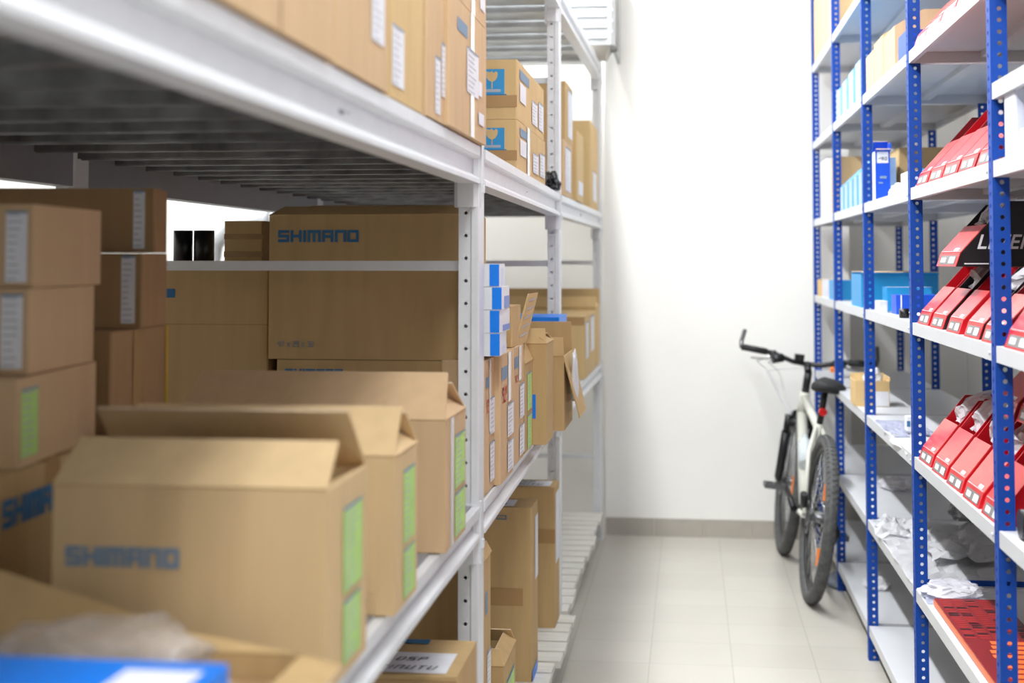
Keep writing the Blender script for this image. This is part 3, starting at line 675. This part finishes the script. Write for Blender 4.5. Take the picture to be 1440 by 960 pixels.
for (x, s_) in ((RXF, 1), (RXB, -1)):
    mb = MB(); perf_plate(mb, (x, .9, 0), (s_, 0, 0), (0, 0, 1), (0, 1, 0), .036, 3.0, .025, .0052, .002, 'blue', start=.0125, off=.020)
    mb.box(min(x, x+.002*s_), max(x, x+.002*s_), .902, .938, 0, 3.0, 'blue'); PR(mb, 'angle_post')
for z in RL: shelfpan(.940, 2.029, z)
for z in (.50,):
    PR(MB().box(RXF+.04, RXB-.04, RY[2]+.05, RY[2]+.056, z+.018, z+.034, 'blue'), 'cross_tie')
SZ = [z+.0352 for z in RL]   # S0 Sa Sb Sc Sd Se Sf
# ---- red display bins
def bin_(label, y0, y1, z, x=.652, hgt=.185, dep=.36, slope=.13, side='red', face='pink', film=True, logo=False, group=None):
    rz = random.uniform(.6, 2.2)
    t = thing('helmet_box', label, 'box', (x+.004, (y0+y1)/2, z), R(rz), group)
    hw = (y1-y0)/2; lip = .035
    prof = [(0, 0), (.012, lip), (slope, hgt), (dep*.62, hgt), (dep, hgt*.93), (dep, 0)]
    # side walls
    for s, yy in ((-1, -hw), (1, hw-.003)):
        MB().hexa([(px_, yy, pz) for px_, pz in prof], [(px_, yy+.003, pz) for px_, pz in prof], side).build('side_panel', t)
    mb = MB(); mb.box(0, dep, -hw+.003, hw-.003, 0, .003, 'darkred')
    mb.hexa([(dep-.003, -hw+.003, .003), (dep, -hw+.003, .003), (dep, hw-.003, .003), (dep-.003, hw-.003, .003)],
            [(dep-.003, -hw+.003, hgt*.93), (dep, -hw+.003, hgt*.93), (dep, hw-.003, hgt*.93), (dep-.003, hw-.003, hgt*.93)], 'darkred')
    mb.slab([(dep*.62, -hw+.003, hgt-.003), (dep, -hw+.003, hgt*.93-.003), (dep, hw-.003, hgt*.93-.003), (dep*.62, hw-.003, hgt-.003)], .003, 'kraft')
    mb.build('bin_body', t)
    # label strip on the lip
    a, b_ = Vector((0, -hw, 0)), Vector((.012, -hw, lip)); v = (b_-a)
    mb = MB(); q = [Vector((0, hw, .0)), Vector((0, -hw, .0)), Vector((.012, -hw, lip)), Vector((.012, hw, lip))]
    mb.slab(q, .002, 'red'); o_ = q[0]; u = (q[1]-q[0]); vv = (q[3]-q[0]); n = u.cross(vv).normalized()
    W = u.length; un = u/W; vn = vv.normalized()
    rectm(mb, o_, un, vn, W*.10, W*.90, .005, lip-.006, 'greystrip', .0025)
    rectm(mb, o_, un, vn, W*.60, W*.86, .008, lip-.010, 'paper', .0032)
    rectm(mb, o_, un, vn, W*.18, W*.42, .010, lip-.012, 'paper', .0032)
    mb.build('price_strip', t)
    mb = MB(); fo = .54; tx, tz = .012+(slope-.012)*fo, lip+(hgt-lip)*fo
    q = [Vector((.012, hw, lip)), Vector((.012, -hw, lip)), Vector((tx, -hw, tz)), Vector((tx, hw, tz))]
    mb.slab(q, .0025, face); u = (q[1]-q[0]); vv = (q[3]-q[0]); W = u.length; Hh = vv.length; un = u/W; vn = vv/Hh
    rectm(mb, q[0], un, vn, W*.05, W*.95, Hh*.02, Hh*.028, 'paper', .003)
    rectm(mb, q[0], un, vn, W*.62, W*.84, Hh*.05, Hh*.14, 'paper', .003)
    mb.build('sloping_front', t)
    if film:
        mb = MB(); rr = random.Random(int(y0*1000)); pts = []
        bm = mb.bm; i = mb.mi('plastic'); G = []
        n1_, n2_ = 8, 6
        for a_ in range(n1_+1):
            row = []
            for c_ in range(n2_+1):
                uu, w2 = a_/n1_, c_/n2_
                s_ = .50+.65*uu
                px_ = .012+(slope-.012)*s_+.022-.035*math.sin(math.pi*uu)*math.sin(math.pi*w2)
                pz = lip+(hgt-lip)*s_+.004
                if s_ > 1: px_ = slope+(s_-1)*.3; pz = hgt+.012*math.sin(math.pi*w2)
                nz = noise.noise(Vector((uu*4+y0*9, w2*4, z)))*.022
                row.append(bm.verts.new((px_+nz, (-hw+.015)+(2*hw-.07)*w2+nz, pz+abs(nz))))
            G.append(row)
        for a_ in range(n1_):
            for c_ in range(n2_):
                f = bm.faces.new([G[a_][c_], G[a_+1][c_], G[a_+1][c_+1], G[a_][c_+1]]); f.material_index = i
        mb.build('plastic_wrap', t)
    if logo:
        mb = MB(); letters(mb, 'LAZER', (.052, -hw-.0006, hgt*.27), (1, 0, 0), (0, 0, 1), hgt*.22, .0215, .0045, .0062, 'paper', slant=.3)
        mb.build('printed_logo', t)
        mb = MB(); rectm(mb, Vector((-.01, -hw, -.004)), Vector((1, 0, 0)), Vector((0, 0, 1)), .03, .09, .010, .013, 'paper', .0006); mb.build('printed_line', t)
    return t
def yb(px, X=.655): return at(px, 480, X=X).y
# lower row (shelf at .9 m)
gd = 'red display boxes on the shelf below eye level'
dn = ['furthest from the camera', 'second furthest', 'middle of the row', 'second nearest', 'nearest the camera']
ysd = [4.27, 4.05, 3.83, 3.61, 3.39]
for k in range(5):
    bin_('red sloping box with plastic wrap in the low row, %s' % dn[k], ysd[k]-.195, ysd[k]-.020, SZ[4], group=gd, side='red', face=['pink', 'pink', 'pink', 'pink', 'red'][k])
bin_('dark red box with kraft top stacked on the low row behind the nearest post', 3.36, 3.56, SZ[4]+.212, x=.72, hgt=.16, dep=.34, side='darkred', face='red', film=False, group=gd)
bin_('red box leaning on top of the low row right beside the nearest post', 3.20, 3.35, SZ[4]+.21, x=.73, hgt=.17, dep=.33, side='darkred', face='pink', film=False, group=gd)
gc = 'red display boxes on the shelf at eye level'
ysc = [4.26, 4.04, 3.80, 3.56, 3.35]
for k in range(5):
    bin_('red sloping box in the eye level row, %s' % dn[k], ysc[k]-.178, ysc[k]-.018, SZ[3], hgt=.165, group=gc, side=['red', 'black', 'red', 'black', 'darkred'][k], film=k in (1, 3))
bin_('black helmet box with white brand lettering lying on the eye level red boxes', 3.70, 3.955, SZ[3]+.166, hgt=.165, slope=.13, dep=.42, side='black', face='pink', logo=True, x=.66)
gbb = 'red display boxes on the shelf above eye level'
ysb = [4.26, 4.04, 3.82, 3.60, 3.38]
for k in range(5):
    bin_('red sloping box on the shelf above eye level, %s' % dn[k], ysb[k]-.186, ysb[k]-.022, SZ[2], hgt=.20, slope=.16, group=gbb, side=['darkred', 'red', 'darkred', 'black', 'red'][k], film=k > 1)
ga = 'red display boxes on the high shelf'
for k in range(4):
    bin_('red sloping box on the high shelf cut by the top of the frame, %s' % ['furthest', 'second', 'third', 'nearest'][k], ysb[k]-.186, ysb[k]-.022, SZ[1], hgt=.20, slope=.16, group=ga, film=k > 0)
# near bay (right edge)
bin_('red box with milky plastic at the right edge of the eye level shelf', 2.90, 3.10, SZ[3], hgt=.20, group=gc, side='red')
bin_('pale red box behind plastic at the right edge of the eye level shelf', 2.67, 2.88, SZ[3], hgt=.20, group=gc, side='black')
carton('kraft carton behind the nearest post on the low shelf', .80, 1.02, 2.86, 3.10, SZ[4]+.268, SZ[4]+.345, m='kraft', tape=False, group='boxes at the right edge')
carton('orange box with black print at the right edge on the low shelf', .675, .86, 2.93, 3.02, SZ[4], SZ[4]+.062, m='orange', name='orange_box', tape=False, group='boxes at the right edge', decals=[('F', .2, .8, .75, .85, 'blueprint')])
MB_ = MB().tube([(.668, 3.05, SZ[4]+.032), (.80, 3.05, SZ[4]+.032)], .030, 'black', seg=20); x_ = MB_.build('rolled_mat'); tag(x_, 'black rolled item in plastic beside the orange box at the right edge', 'roll')
bin_('red box wrapped in milky plastic at the right edge above the orange box', 2.86, 3.10, SZ[4]+.066, x=.69, hgt=.20, group=gd, side='darkred')
carton('white and pale blue box standing at the right edge on the shelf above eye level', .655, .70, 2.97, 3.07, SZ[2], SZ[2]+.135, m='lilac', name='parts_box', tape=False, group='boxes at the right edge', decals=[('F', .5, .85, .05, .3, 'blank')])
carton('low white box lying at the right edge on the shelf above eye level', .66, .80, 2.84, 2.95, SZ[2], SZ[2]+.05, m='whitecard', name='parts_box', tape=False, group='boxes at the right edge')
bag('black helmet with red patch at the right edge above eye level', (.77, 3.03, SZ[2]), (.07, .05, .10), m='black', seed=6, name='helmet', cat='helmet', amt=.15)
# ---- bay 3-4 (between third and fourth post)
gk = 'file boxes on the high shelf'
def fbox(label, y0, y1, z, h, m, wd=.26, x=.655, group=None, edge=None):
    t = thing('file_box', label, 'file box', (x, (y0+y1)/2, z), 0, group); hw = (y1-y0)/2
    pr_ = [(0, 0), (0, h*.72), (wd*.35, h), (wd, h), (wd, 0)]
    MB().hexa([(a, -hw, b_) for a, b_ in pr_], [(a, hw, b_) for a, b_ in pr_], m).build('box_body', t)
    if edge:
        MB().hexa([(-.0008, -hw, 0), (-.0008, -hw+.05, 0), (-.0008, -hw+.05, h*.71), (-.0008, -hw, h*.71)], [(0, -hw, 0), (0, -hw+.05, 0), (0, -hw+.05, h*.71), (0, -hw, h*.71)], edge).build('blue_edge', t)
        MB().slab([(0, -hw, h*.72), (wd*.35, -hw, h), (wd*.35, hw, h), (0, hw, h*.72)], .001, edge).build('blue_flap', t)
    return t
fbox('cream carton file box on the high shelf, left of three', 5.16, 5.38, SZ[1], .185, 'kraft_pale', group=gk)
fbox('cream carton file box on the high shelf, middle of three', 4.92, 5.15, SZ[1], .205, 'kraft_pale', group=gk)
fbox('brown open carton file box on the high shelf, right of three', 4.64, 4.90, SZ[1], .185, 'kraft_pink', group=gk)
carton('small blue box with white side on the high shelf next to the file boxes', .66, .72, 4.42, 4.60, SZ[1], SZ[1]+.085, m='deepblue', name='parts_box', tape=False, decals=[('R', 0, 1, 0, 1, 'blank')], group='blue parts boxes')
y_ = at(1231, 240, X=.668).y
t = carton('upright blue box with white rounded panel and open lid on the shelf', .668, .720, y_, y_+.075, SZ[2], SZ[2]+.182, m='deepblue', name='parts_box', group='blue parts boxes',
    flaps=[('F', 160, .02, .0), ('B', 60, .045, 0), ('R', 95, .03, .0)], inner=(.9, 'whitecard'), decals=[('F', .12, .88, .76, 1.0, 'blank'), ('F', .2, .8, .81, .88, '"PRO', 'ink', .3, .2), ('F', .3, .75, .45, .50, 'greyprint'), ('F', .2, .5, .35, .38, 'greyprint')])
MB().box(-.0272, -.026, -.037, .037, 0, .18, 'whitecard').build('white_side', t)
carton('bright cyan blue open tray on the shelf behind the upright blue box', .78, 1.0, 4.9, 5.3, SZ[2], SZ[2]+.095, m='cyanbox', name='parts_tray', tape=False, group='blue parts boxes')
carton('lilac box at the shelf edge behind the fourth post', .665, .72, 4.44, 4.62, SZ[2], SZ[2]+.06, m='lilac', name='parts_box', tape=False, group='blue parts boxes')
bag('crumpled clear plastic packaging at the shelf edge under the upright blue box', (.70, 4.82, SZ[2]), (.035, .16, .028), seed=5, m='milky')
# eye level shelf
carton('large cyan blue carton with white brand lettering on the eye level shelf', .655, .655+.29, 5.62, 5.95, SZ[3], SZ[3]+.128, m='cyanbox', name='parts_box', group='blue parts boxes',
    flaps=[('F', 150, .02, 0), ('B', 20, .03, 0)], inner=(.9, 'whitecard'), decals=[('F', .52, .80, .33, .46, '"SHIMANO', 'paper', .12, .22), ('F', .52, .9, .18, .26, 'greyprint')])
carton('cyan blue carton in front of the large cyan carton', .700, .86, 5.24, 5.36, SZ[3], SZ[3]+.085, m='cyanbox', name='parts_box', tape=False, group='blue parts boxes', decals=[('T', .0, 1, .0, .25, 'blank')])
carton('deep blue box in front of the cyan cartons on the eye level shelf', .690, .83, 4.93, 5.05, SZ[3], SZ[3]+.065, m='deepblue', name='parts_box', tape=False, group='blue parts boxes', decals=[('F', .1, .13, 0, 1, 'blank')])
carton('small white tipped blue box beside the cyan carton at the shelf edge', .655, .685, 5.1, 5.22, SZ[3], SZ[3]+.04, m='lilac', name='parts_box', tape=False, group='blue parts boxes')
for (xx, yy, lb) in ((.668, 4.62, 'left'), (.70, 4.60, 'right')):
    o = MB().tube([(xx-.012, yy, SZ[3]+.0155), (xx+.016, yy, SZ[3]+.0155)], .015, 'black', seg=16).build('black_spool'); tag(o, 'small black round spool in plastic at the eye level shelf edge, %s of two' % lb, 'spool', 'black spools')
bag('clear blister packaging at the eye level shelf edge by the fourth post', (.70, 4.44, SZ[3]), (.035, .09, .022), seed=8, m='milky')
# lower shelf (0.9)
carton('open kraft carton with white paper and label on the low shelf', at(1203, 550, Y=5.74).x, at(1251, 550, Y=5.74).x, 5.74, 5.92, SZ[4], SZ[4]+.098, m='kraft_yellow', flaps=[('B', 88, .02, 0), ('R', 90, .015, 0)], inner=(.85, 'whitecard'),
    decals=[('F', .58, .98, .02, .60, 'blank'), ('F', .25, .5, .25, .35, 'greyprint')])
bag('white tissue paper bulging from the open kraft carton', (.72, 5.83, SZ[4]+.09), (.035, .04, .035), seed=3, m='milky', name='tissue_paper', cat='paper')
carton('small clear case with blue end on the low shelf', .700, .745, 4.80, 4.85, SZ[4]+.016, SZ[4]+.062, m='whitecard', name='parts_case', tape=False, decals=[('F', 0, .25, .3, .7, 'blueprint'), ('F', .35, .8, .1, .6, 'greyprint')])
sheet('blue and white printed leaflet lying at the low shelf edge', [(.652, 4.75, SZ[4]), (.652, 5.25, SZ[4]), (.80, 5.22, SZ[4]), (.80, 4.78, SZ[4])], m='lilac', amp=.006, seed=1, name='leaflet', cat='leaflet')
sheet('white plastic film drooping over the low shelf edge', [(.640, 4.42, SZ[4]-.012), (.640, 4.95, SZ[4]-.006), (.76, 4.9, SZ[4]+.002), (.74, 4.45, SZ[4]+.002)], m='milky', amp=.012, seed=4)
bag('crumpled grey plastic film beside the far red box on the low shelf', (.86, 4.50, SZ[4]), (.07, .10, .055), seed=9, m='plastic')
# shelf at .5
sheet('crumpled white plastic bag lying flat on the lower shelf', [(.648, 5.05, SZ[5]), (.648, 5.40, SZ[5]), (.86, 5.40, SZ[5]), (.88, 5.08, SZ[5])], m='milky', amp=.03, seed=2, name='plastic_bag', cat='plastic bag')
sheet('wide white plastic sheet covering the lower shelf', [(.646, 4.36, SZ[5]), (.646, 5.04, SZ[5]), (1.0, 5.02, SZ[5]), (1.0, 4.40, SZ[5])], m='milky', amp=.014, seed=5)
sheet('dull grey white plastic packet behind the fourth post on the lower shelf', [(.74, 4.6, SZ[5]+.02), (.74, 5.2, SZ[5]+.02), (1.08, 5.2, SZ[5]+.02), (1.08, 4.6, SZ[5]+.02)], m='milky', amp=.03, seed=8, name='plastic_packet', cat='plastic packet')
bag('dark grey plastic bag behind the fourth post on the lower shelf', (.98, 5.20, SZ[5]+.05), (.08, .10, .05), seed=11, m='plasticgrey')
bag('clear wrapped packet on the lower shelf above the red patterned pack', (.74, 4.24-.02, SZ[5]+.012), (.085, .075, .020), seed=13, m='plastic')
sheet('white paper packet under the clear wrap on the lower shelf', [(.652, 4.12, SZ[5]), (.652, 4.29, SZ[5]), (.80, 4.29, SZ[5]), (.82, 4.12, SZ[5])], m='lilac', amp=.008, seed=12, name='paper_packet', cat='packet')
t = thing('patterned_pack', 'flat red and black patterned pack with orange bars on the lower shelf', 'pack', (.76, 3.70, SZ[5]))
MB().box(-.095, .085, -.42, .40, 0, .022, 'darkred', ch=.004).build('pack_body', t)
mb = MB()
rr = random.Random(3)
for k in range(20):
    y0 = -.02+k*.0205
    for j in range(5):
        x0 = -.088+j*.034+rr.uniform(0, .004); mb.box(x0, x0+.026, y0, y0+rr.uniform(.009, .014), .022, .0224, 'patred' if rr.random() < .8 else 'black')
mb.build('red_pattern', t)
mb = MB()
for k in range(9):
    y0 = -.40+k*.041; mb.box(-.055+rr.uniform(0, .02), .08-rr.uniform(0, .03), y0, y0+.028, .022, .0226, 'orange')
mb.build('orange_bars', t)
MB().box(-.0965, -.095, -.42, .40, .004, .018, 'orange').build('orange_edge', t)
t = carton('dark red flat carton with white letter at the right edge of the lower shelf', .90, 1.08, 3.4, 3.9, SZ[5], SZ[5]+.05, m='darkred', name='red_carton', tape=False,
    decals=[('T', .25, .75, .45, .75, '"F', 'paper', .2, .16), ('F', .1, .5, .3, .6, 'blank')])
# ---- far bays
gv = 'blue and white file boxes on the high shelf between the far posts'
for k in range(4):
    y0 = 5.50+k*.245; fbox('white file box with blue edges on the high shelf, %s' % ['nearest of four', 'second of four', 'third of four', 'furthest of four'][k], y0, y0+.225, SZ[1], .215-.01*k, 'fileblue', group=gv, edge='cyanbox')
gw = 'blue and white packs on the middle shelf between the far posts'
for k in range(5):
    y0 = 5.50+k*.17; fbox('pale blue and white pack leaning on the shelf, %s' % ['nearest of five', 'second of five', 'middle of five', 'fourth of five', 'furthest of five'][k], y0, y0+.155, SZ[2], .175-.008*k, 'fileblue', group=gw, wd=.12, edge='cyanbox')
carton('cardboard box behind the pale blue packs on the shelf', .80, 1.05, 5.6, 6.2, SZ[2], SZ[2]+.22, m='kraft', group='far boxes')
carton('grey white box standing at the far end of the shelf above the bicycle', .66, .80, 7.0, 7.3, SZ[2], SZ[2]+.28, m='whitecard', tape=False, name='white_box', group='far boxes')
carton('tan carton edge standing in the far bay of the shelf', .66, .9, 6.62, 6.8, SZ[2], SZ[2]+.26, m='kraft_pale', tape=False, group='far boxes')
carton('small kraft box in the furthest bay on the eye level shelf', .655, .80, 7.32, 7.52, SZ[3], SZ[3]+.085, m='kraft_yellow', tape=False, group='far boxes')
carton('small blue white box in the furthest bay on the eye level shelf', .655, .78, 6.95, 7.25, SZ[3], SZ[3]+.085, m='lilac', tape=False, name='parts_box', group='far boxes')
carton('small cyan box behind the second post on the eye level shelf', .655, .78, 6.65, 6.9, SZ[3], SZ[3]+.09, m='cyanbox', tape=False, name='parts_box', group='far boxes')
for k, (y0, y1, h) in enumerate(((7.25, 7.55, .34), (6.92, 7.22, .30), (6.62, 6.88, .40))):
    carton('cream carton in the topmost far corner of the shelving, %s' % ['against the wall', 'middle one', 'nearest one'][k], .655, .95, y0, y1, SZ[0], SZ[0]+h, m='kraft_pale', group='cream cartons in the top far corner')
bag('small crumpled plastic scrap on the bottom shelf near the bicycle', (.76, 6.1, SZ[6]), (.05, .10, .02), seed=15, m='milky')
bag('crumpled clear film on the second lowest shelf near the bicycle', (.85, 6.2, SZ[5]), (.06, .12, .025), seed=17, m='plastic')
o = bag('grey blue rubber clog under the bottom shelf behind the bicycle wheel', (.655, 6.66, .0), (.05, .11, .035), seed=20, m='greyrubber', name='rubber_clog', cat='shoe', amt=.1)
# ------------------------------------------------------------------ bicycle
lean = R(7.0); head = R(2.7)
bike = thing('bicycle', 'white and black mountain bicycle leaning against the blue shelving by the end wall', 'bicycle', (.476, 6.83, 0.002), head)
bike.rotation_euler = (0, lean, head)
RW = .358; ra = Vector((0, -.51, RW)); fa = Vector((0, .52, RW))
def wheel(c, name, rear):
    h = bpy.data.objects.new(name, None); scn.collection.objects.link(h); h.parent = bike; h.location = c
    mb = MB(); mb.torus((0, 0, 0), RW-.027, .027, 'rubber', seg=72, rs=14)
    for k in range(84):
        a = 2*math.pi*k/84
        for s in (-1, 0, 1):
            aa = a+(.037 if s == 0 else 0); u = Vector((0, math.cos(aa), math.sin(aa))); t_ = Vector((0, -math.sin(aa), math.cos(aa)))
            b0 = s*.75; rad = RW-.027+.026*math.cos(b0); x = .026*math.sin(b0); cc = u*rad+Vector((x, 0, 0)); nn = (u*math.cos(b0)+Vector((math.sin(b0), 0, 0))); w_ = nn.cross(t_)
            q = [cc+t_*i*.0055+w_*j*.0055 for i, j in ((-1, -1), (1, -1), (1, 1), (-1, 1))]
            mb.hexa(q, [p+nn*.004 for p in q], 'rubber')
    mb.build('tyre', h)
    mb = MB(); mb.torus((0, 0, 0), RW-.060, .012, 'blackmetal', seg=60, rs=8, sq=.9); mb.build('rim', h)
    mb = MB()
    for k in range(32):
        a = 2*math.pi*k/32; s = 1 if k % 2 else -1; a2 = a+(.5 if (k//2) % 2 else -.5)
        mb.tube([(s*.028, .022*math.cos(a2), .022*math.sin(a2)), (0, (RW-.065)*math.cos(a), (RW-.065)*math.sin(a))], .0012, 'steel', seg=5, caps=False)
    mb.build('spokes', h)
    mb = MB(); mb.tube([(-.055, 0, 0), (-.03, 0, 0), (-.03, 0, 0.0001), (.03, 0, 0), (.055, 0, 0)], [.012, .012, .022, .022, .012], 'darksteel', seg=16)
    mb.tube([(-.068, 0, 0), (.068, 0, 0)], .005, 'steel', seg=8); mb.build('hub', h)
    mb = MB(); mb.torus((-.045, 0, 0), .066, .006, 'darksteel', seg=36, rs=6, sq=.2); mb.torus((-.045, 0, 0), .028, .008, 'darksteel', seg=20, rs=6, sq=.2)
    for k in range(6):
        a = k*math.pi/3; mb.tube([(-.045, .03*math.cos(a), .03*math.sin(a)), (-.045, .066*math.cos(a+.3), .066*math.sin(a+.3))], .003, 'darksteel', seg=5)
    mb.build('brake_disc', h)
    if rear:
        mb = MB()
        for k in range(8): mb.torus((.030+k*.0042, 0, 0), .050-k*.0035, .0022, 'darksteel', seg=30, rs=5)
        mb.tube([(.028, 0, 0), (.06, 0, 0)], .024, 'darksteel', seg=14); mb.build('cassette', h)
        for a in (2.4, 3.9):
            MB().box(-.012, .012, .20*math.cos(a)-.008, .20*math.cos(a)+.008, .20*math.sin(a)-.035, .20*math.sin(a)+.035, 'orangelens').build('reflector', h)
    else:
        MB().box(-.016, -.008, -.205, -.185, -.035, .055, 'orangelens').build('reflector', h)
wheel(ra, 'rear_wheel', True); wheel(fa, 'front_wheel', False)
bb = Vector((0, -.09, .32)); st = Vector((0, -.245, .74)); hb = Vector((0, .375, .70)); ht = Vector((0, .335, .83))
mb = MB()
mb.tube([bb, st], .018, 'frame'); mb.tube([bb+Vector((0, .02, .01)), hb+Vector((0, -.005, .02))], [.026, .026], 'frame', seg=14)
mb.tube([st-Vector((0, 0, .03)), ht-Vector((0, .0, .03))], .020, 'frame', seg=14); mb.tube([hb, ht], .026, 'frame', seg=14)
for s in (-1, 1):
    mb.tube([bb+Vector((s*.025, -.02, 0)), Vector((s*.045, -.25, .335)), ra+Vector((s*.062, .02, 0))], .011, 'frame')
    mb.tube([st+Vector((s*.014, 0, -.02)), Vector((s*.045, -.33, .62)), ra+Vector((s*.062, 0, .01))], .010, 'frame')
mb.build('frame', bike)
mb = MB()
mb.tube([bb-Vector((.036, 0, 0)), bb+Vector((.036, 0, 0))], .024, 'blackmetal', seg=16); mb.build('bottom_bracket', bike)
mb = MB(); fd = (hb-ht).normalized()
mb.tube([(-.062, .395, .665), (.062, .395, .665)], .022, 'blackmetal'); mb.tube([hb+fd*-.01, hb+fd*.04], .026, 'blackmetal')
for s in (-1, 1):
    mb.tube([(s*.062, .395, .70), (s*.062, .415, .60)], .016, 'blackmetal'); mb.tube([(s*.062, .412, .615), (s*.062, .50, RW+.02), (s*.06, .52, RW)], [.022, .021, .014], 'blackmetal')
mb.tube([(-.062, .42, .62), (-.03, .40, .72), (.03, .40, .72), (.062, .42, .62)], .010, 'blackmetal'); mb.build('fork', bike)
mb = MB(); sd = (ht-hb).normalized(); top = ht+sd*.10
mb.tube([ht, top], .019, 'blackmetal'); mb.tube([top, top+Vector((0, .075, .035))], .018, 'blackmetal'); mb.build('stem', bike)
hc = top+Vector((0, .075, .035))
tn = R(9)
def hb_(x, y, z): 
    v = Vector((x*math.cos(tn)+y*math.sin(tn), -x*math.sin(tn)*-1*-1+y*math.cos(tn), z)); return hc+v
pts = [hb_(-.32, -.055, .045), hb_(-.17, -.035, .035), hb_(-.07, 0, .004), hb_(0, 0, 0), hb_(.07, 0, .004), hb_(.17, -.035, .035), hb_(.32, -.055, .045)]
MB().tube(pts, .0125, 'blackmetal').build('handlebar', bike)
for s in (-1, 1):
    MB().tube([hb_(s*.20, -.04, .037), hb_(s*.325, -.056, .0455)], .0165, 'foam', seg=14).build('grip', bike)
    MB().tube([hb_(s*.325, -.056, .0455), hb_(s*.332, -.02, .07), hb_(s*.325, .03, .125)], .011, 'darksteel').build('bar_end', bike)
    mb = MB(); mb.tube([hb_(s*.155, -.03, .032), hb_(s*.18, -.04, .02)], .021, 'blackmetal'); mb.tube([hb_(s*.16, -.0, .02), hb_(s*.20, .025, .0), hb_(s*.28, .02, -.005)], [.009, .007, .005], 'steel')
    mb.tube([hb_(s*.12, -.05, .02), hb_(s*.17, -.07, .005)], .022, 'blackmetal'); mb.build('brake_lever', bike)
MB().tube([hb_(.125, -.07, .0), hb_(.125, -.085, -.01)], .013, 'orangelens').build('bell', bike)
mb = MB(); mb.box(hc.x-.065, hc.x-.02, hc.y-.03, hc.y+.03, hc.z+.012, hc.z+.045, 'blackmetal', ch=.01); mb.build('cycle_computer', bike)
mb = MB()
for s, ex in ((-1, .0), (1, .05), (-1, .06)):
    c0 = hb_(s*.13, .0, .02); mb.tube([c0, c0+Vector((-.05-ex if s < 0 else -.12, .10, -.04)), Vector((-.12-ex, .50, .90)), Vector((-.06-ex*.6, .48, .76)), Vector((-.01, .42, .66))], .0028, 'white', seg=6)
mb.build('cables', bike)
sp = (st-bb).normalized(); s1 = st+sp*.165
MB().tube([st-sp*.02, s1], .0145, 'blackmetal').build('seatpost', bike)
# saddle
bm = bmesh.new(); bmesh.ops.create_uvsphere(bm, u_segments=32, v_segments=18, radius=1)
for v in bm.verts:
    x, y, z = v.co; f = max(0, min(1, (.35-y)/1.0)); wdt = .022+.062*(f**1.4 if f < 1 else 1)
    groove = .010*math.exp(-(x/.28)**2)*(1 if y < .2 else .2)
    v.co = Vector((x*wdt*1.22, y*.14, z*.034-groove*(z > 0)+.012*f*(z > 0)-abs(x)*.02*(f)*1.0))
me = bpy.data.meshes.new('saddle'); 
for f in bm.faces: f.smooth = True
bm.to_mesh(me); bm.free(); me.materials.append(M['foam']); o = bpy.data.objects.new('saddle', me); scn.collection.objects.link(o); o.parent = bike; o.location = s1+Vector((0, -.01, .025))
mb = MB()
for s in (-1, 1): mb.tube([s1+Vector((s*.02, .09, .015)), s1+Vector((s*.022, .0, -.002)), s1+Vector((s*.03, -.10, .012))], .0035, 'steel', seg=6)
mb.build('saddle_rails', bike)
MB().tube([st+sp*.06+Vector((0, -.018, 0)), st+sp*.06+Vector((0, -.045, 0))], .018, 'redlens').build('rear_light', bike)
mb = MB()
mb.torus(bb+Vector((.045, 0, 0)), .080, .003, 'blackmetal', seg=48, rs=6); mb.torus(bb+Vector((.038, 0, 0)), .060, .003, 'blackmetal', seg=40, rs=6)
ca = R(205)
for s, a in ((1, ca), (-1, ca+math.pi)):
    e = bb+Vector((s*.075, .17*math.cos(a), .17*math.sin(a))); mb.tube([bb+Vector((s*.05, 0, 0)), e], [.016, .011], 'blackmetal')
for k in range(5):
    a = k*2*math.pi/5; mb.tube([bb+Vector((.045, 0, 0)), bb+Vector((.045, .078*math.cos(a), .078*math.sin(a)))], .006, 'blackmetal', seg=6)
mb.build('crankset', bike)
for s, a in ((1, ca), (-1, ca+math.pi)):
    e = bb+Vector((s*.085, .17*math.cos(a), .17*math.sin(a))); mb = MB()
    for dy in (-.035, .035): mb.box(min(e.x, e.x+s*.095), max(e.x, e.x+s*.095), e.y+dy-.006, e.y+dy+.006, e.z-.012, e.z+.012, 'darksteel')
    for k in (0, .042, .085): mb.box(min(e.x+s*k, e.x+s*(k+.01)), max(e.x+s*k, e.x+s*(k+.01)), e.y-.035, e.y+.035, e.z-.009, e.z+.009, 'darksteel')
    mb.build('pedal', bike)
mb = MB(); mb.tube([bb+Vector((.045, .0, .080)), ra+Vector((.045, 0, .040))], .004, 'darksteel', seg=6); mb.tube([bb+Vector((.045, 0, -.080)), ra+Vector((.06, .03, -.12))], .004, 'darksteel', seg=6); mb.build('chain', bike)
mb = MB(); mb.tube([ra+Vector((.07, 0, -.02)), ra+Vector((.085, .01, -.06)), ra+Vector((.07, .03, -.12))], [.016, .02, .012], 'blackmetal')
for dz, dy in ((-.065, .02), (-.12, .03)): mb.torus(ra+Vector((.062, dy, dz)), .018, .005, 'blackmetal', seg=16, rs=6)
mb.build('rear_derailleur', bike)
mb = MB(); m0 = bb.lerp(hb, .38)+Vector((0, -.045, .045)); dd = (hb-bb).normalized(); mb.tube([m0, m0+dd*.14, m0+dd*.165, m0+dd*.19], [.034, .034, .018, .016], 'bottle', seg=18); mb.build('water_bottle', bike)
mb = MB(); mb.tube([ra+Vector((-.06, .03, .03)), ra+Vector((-.075, -.02, .10))], .016, 'blackmetal'); mb.build('brake_caliper', bike)
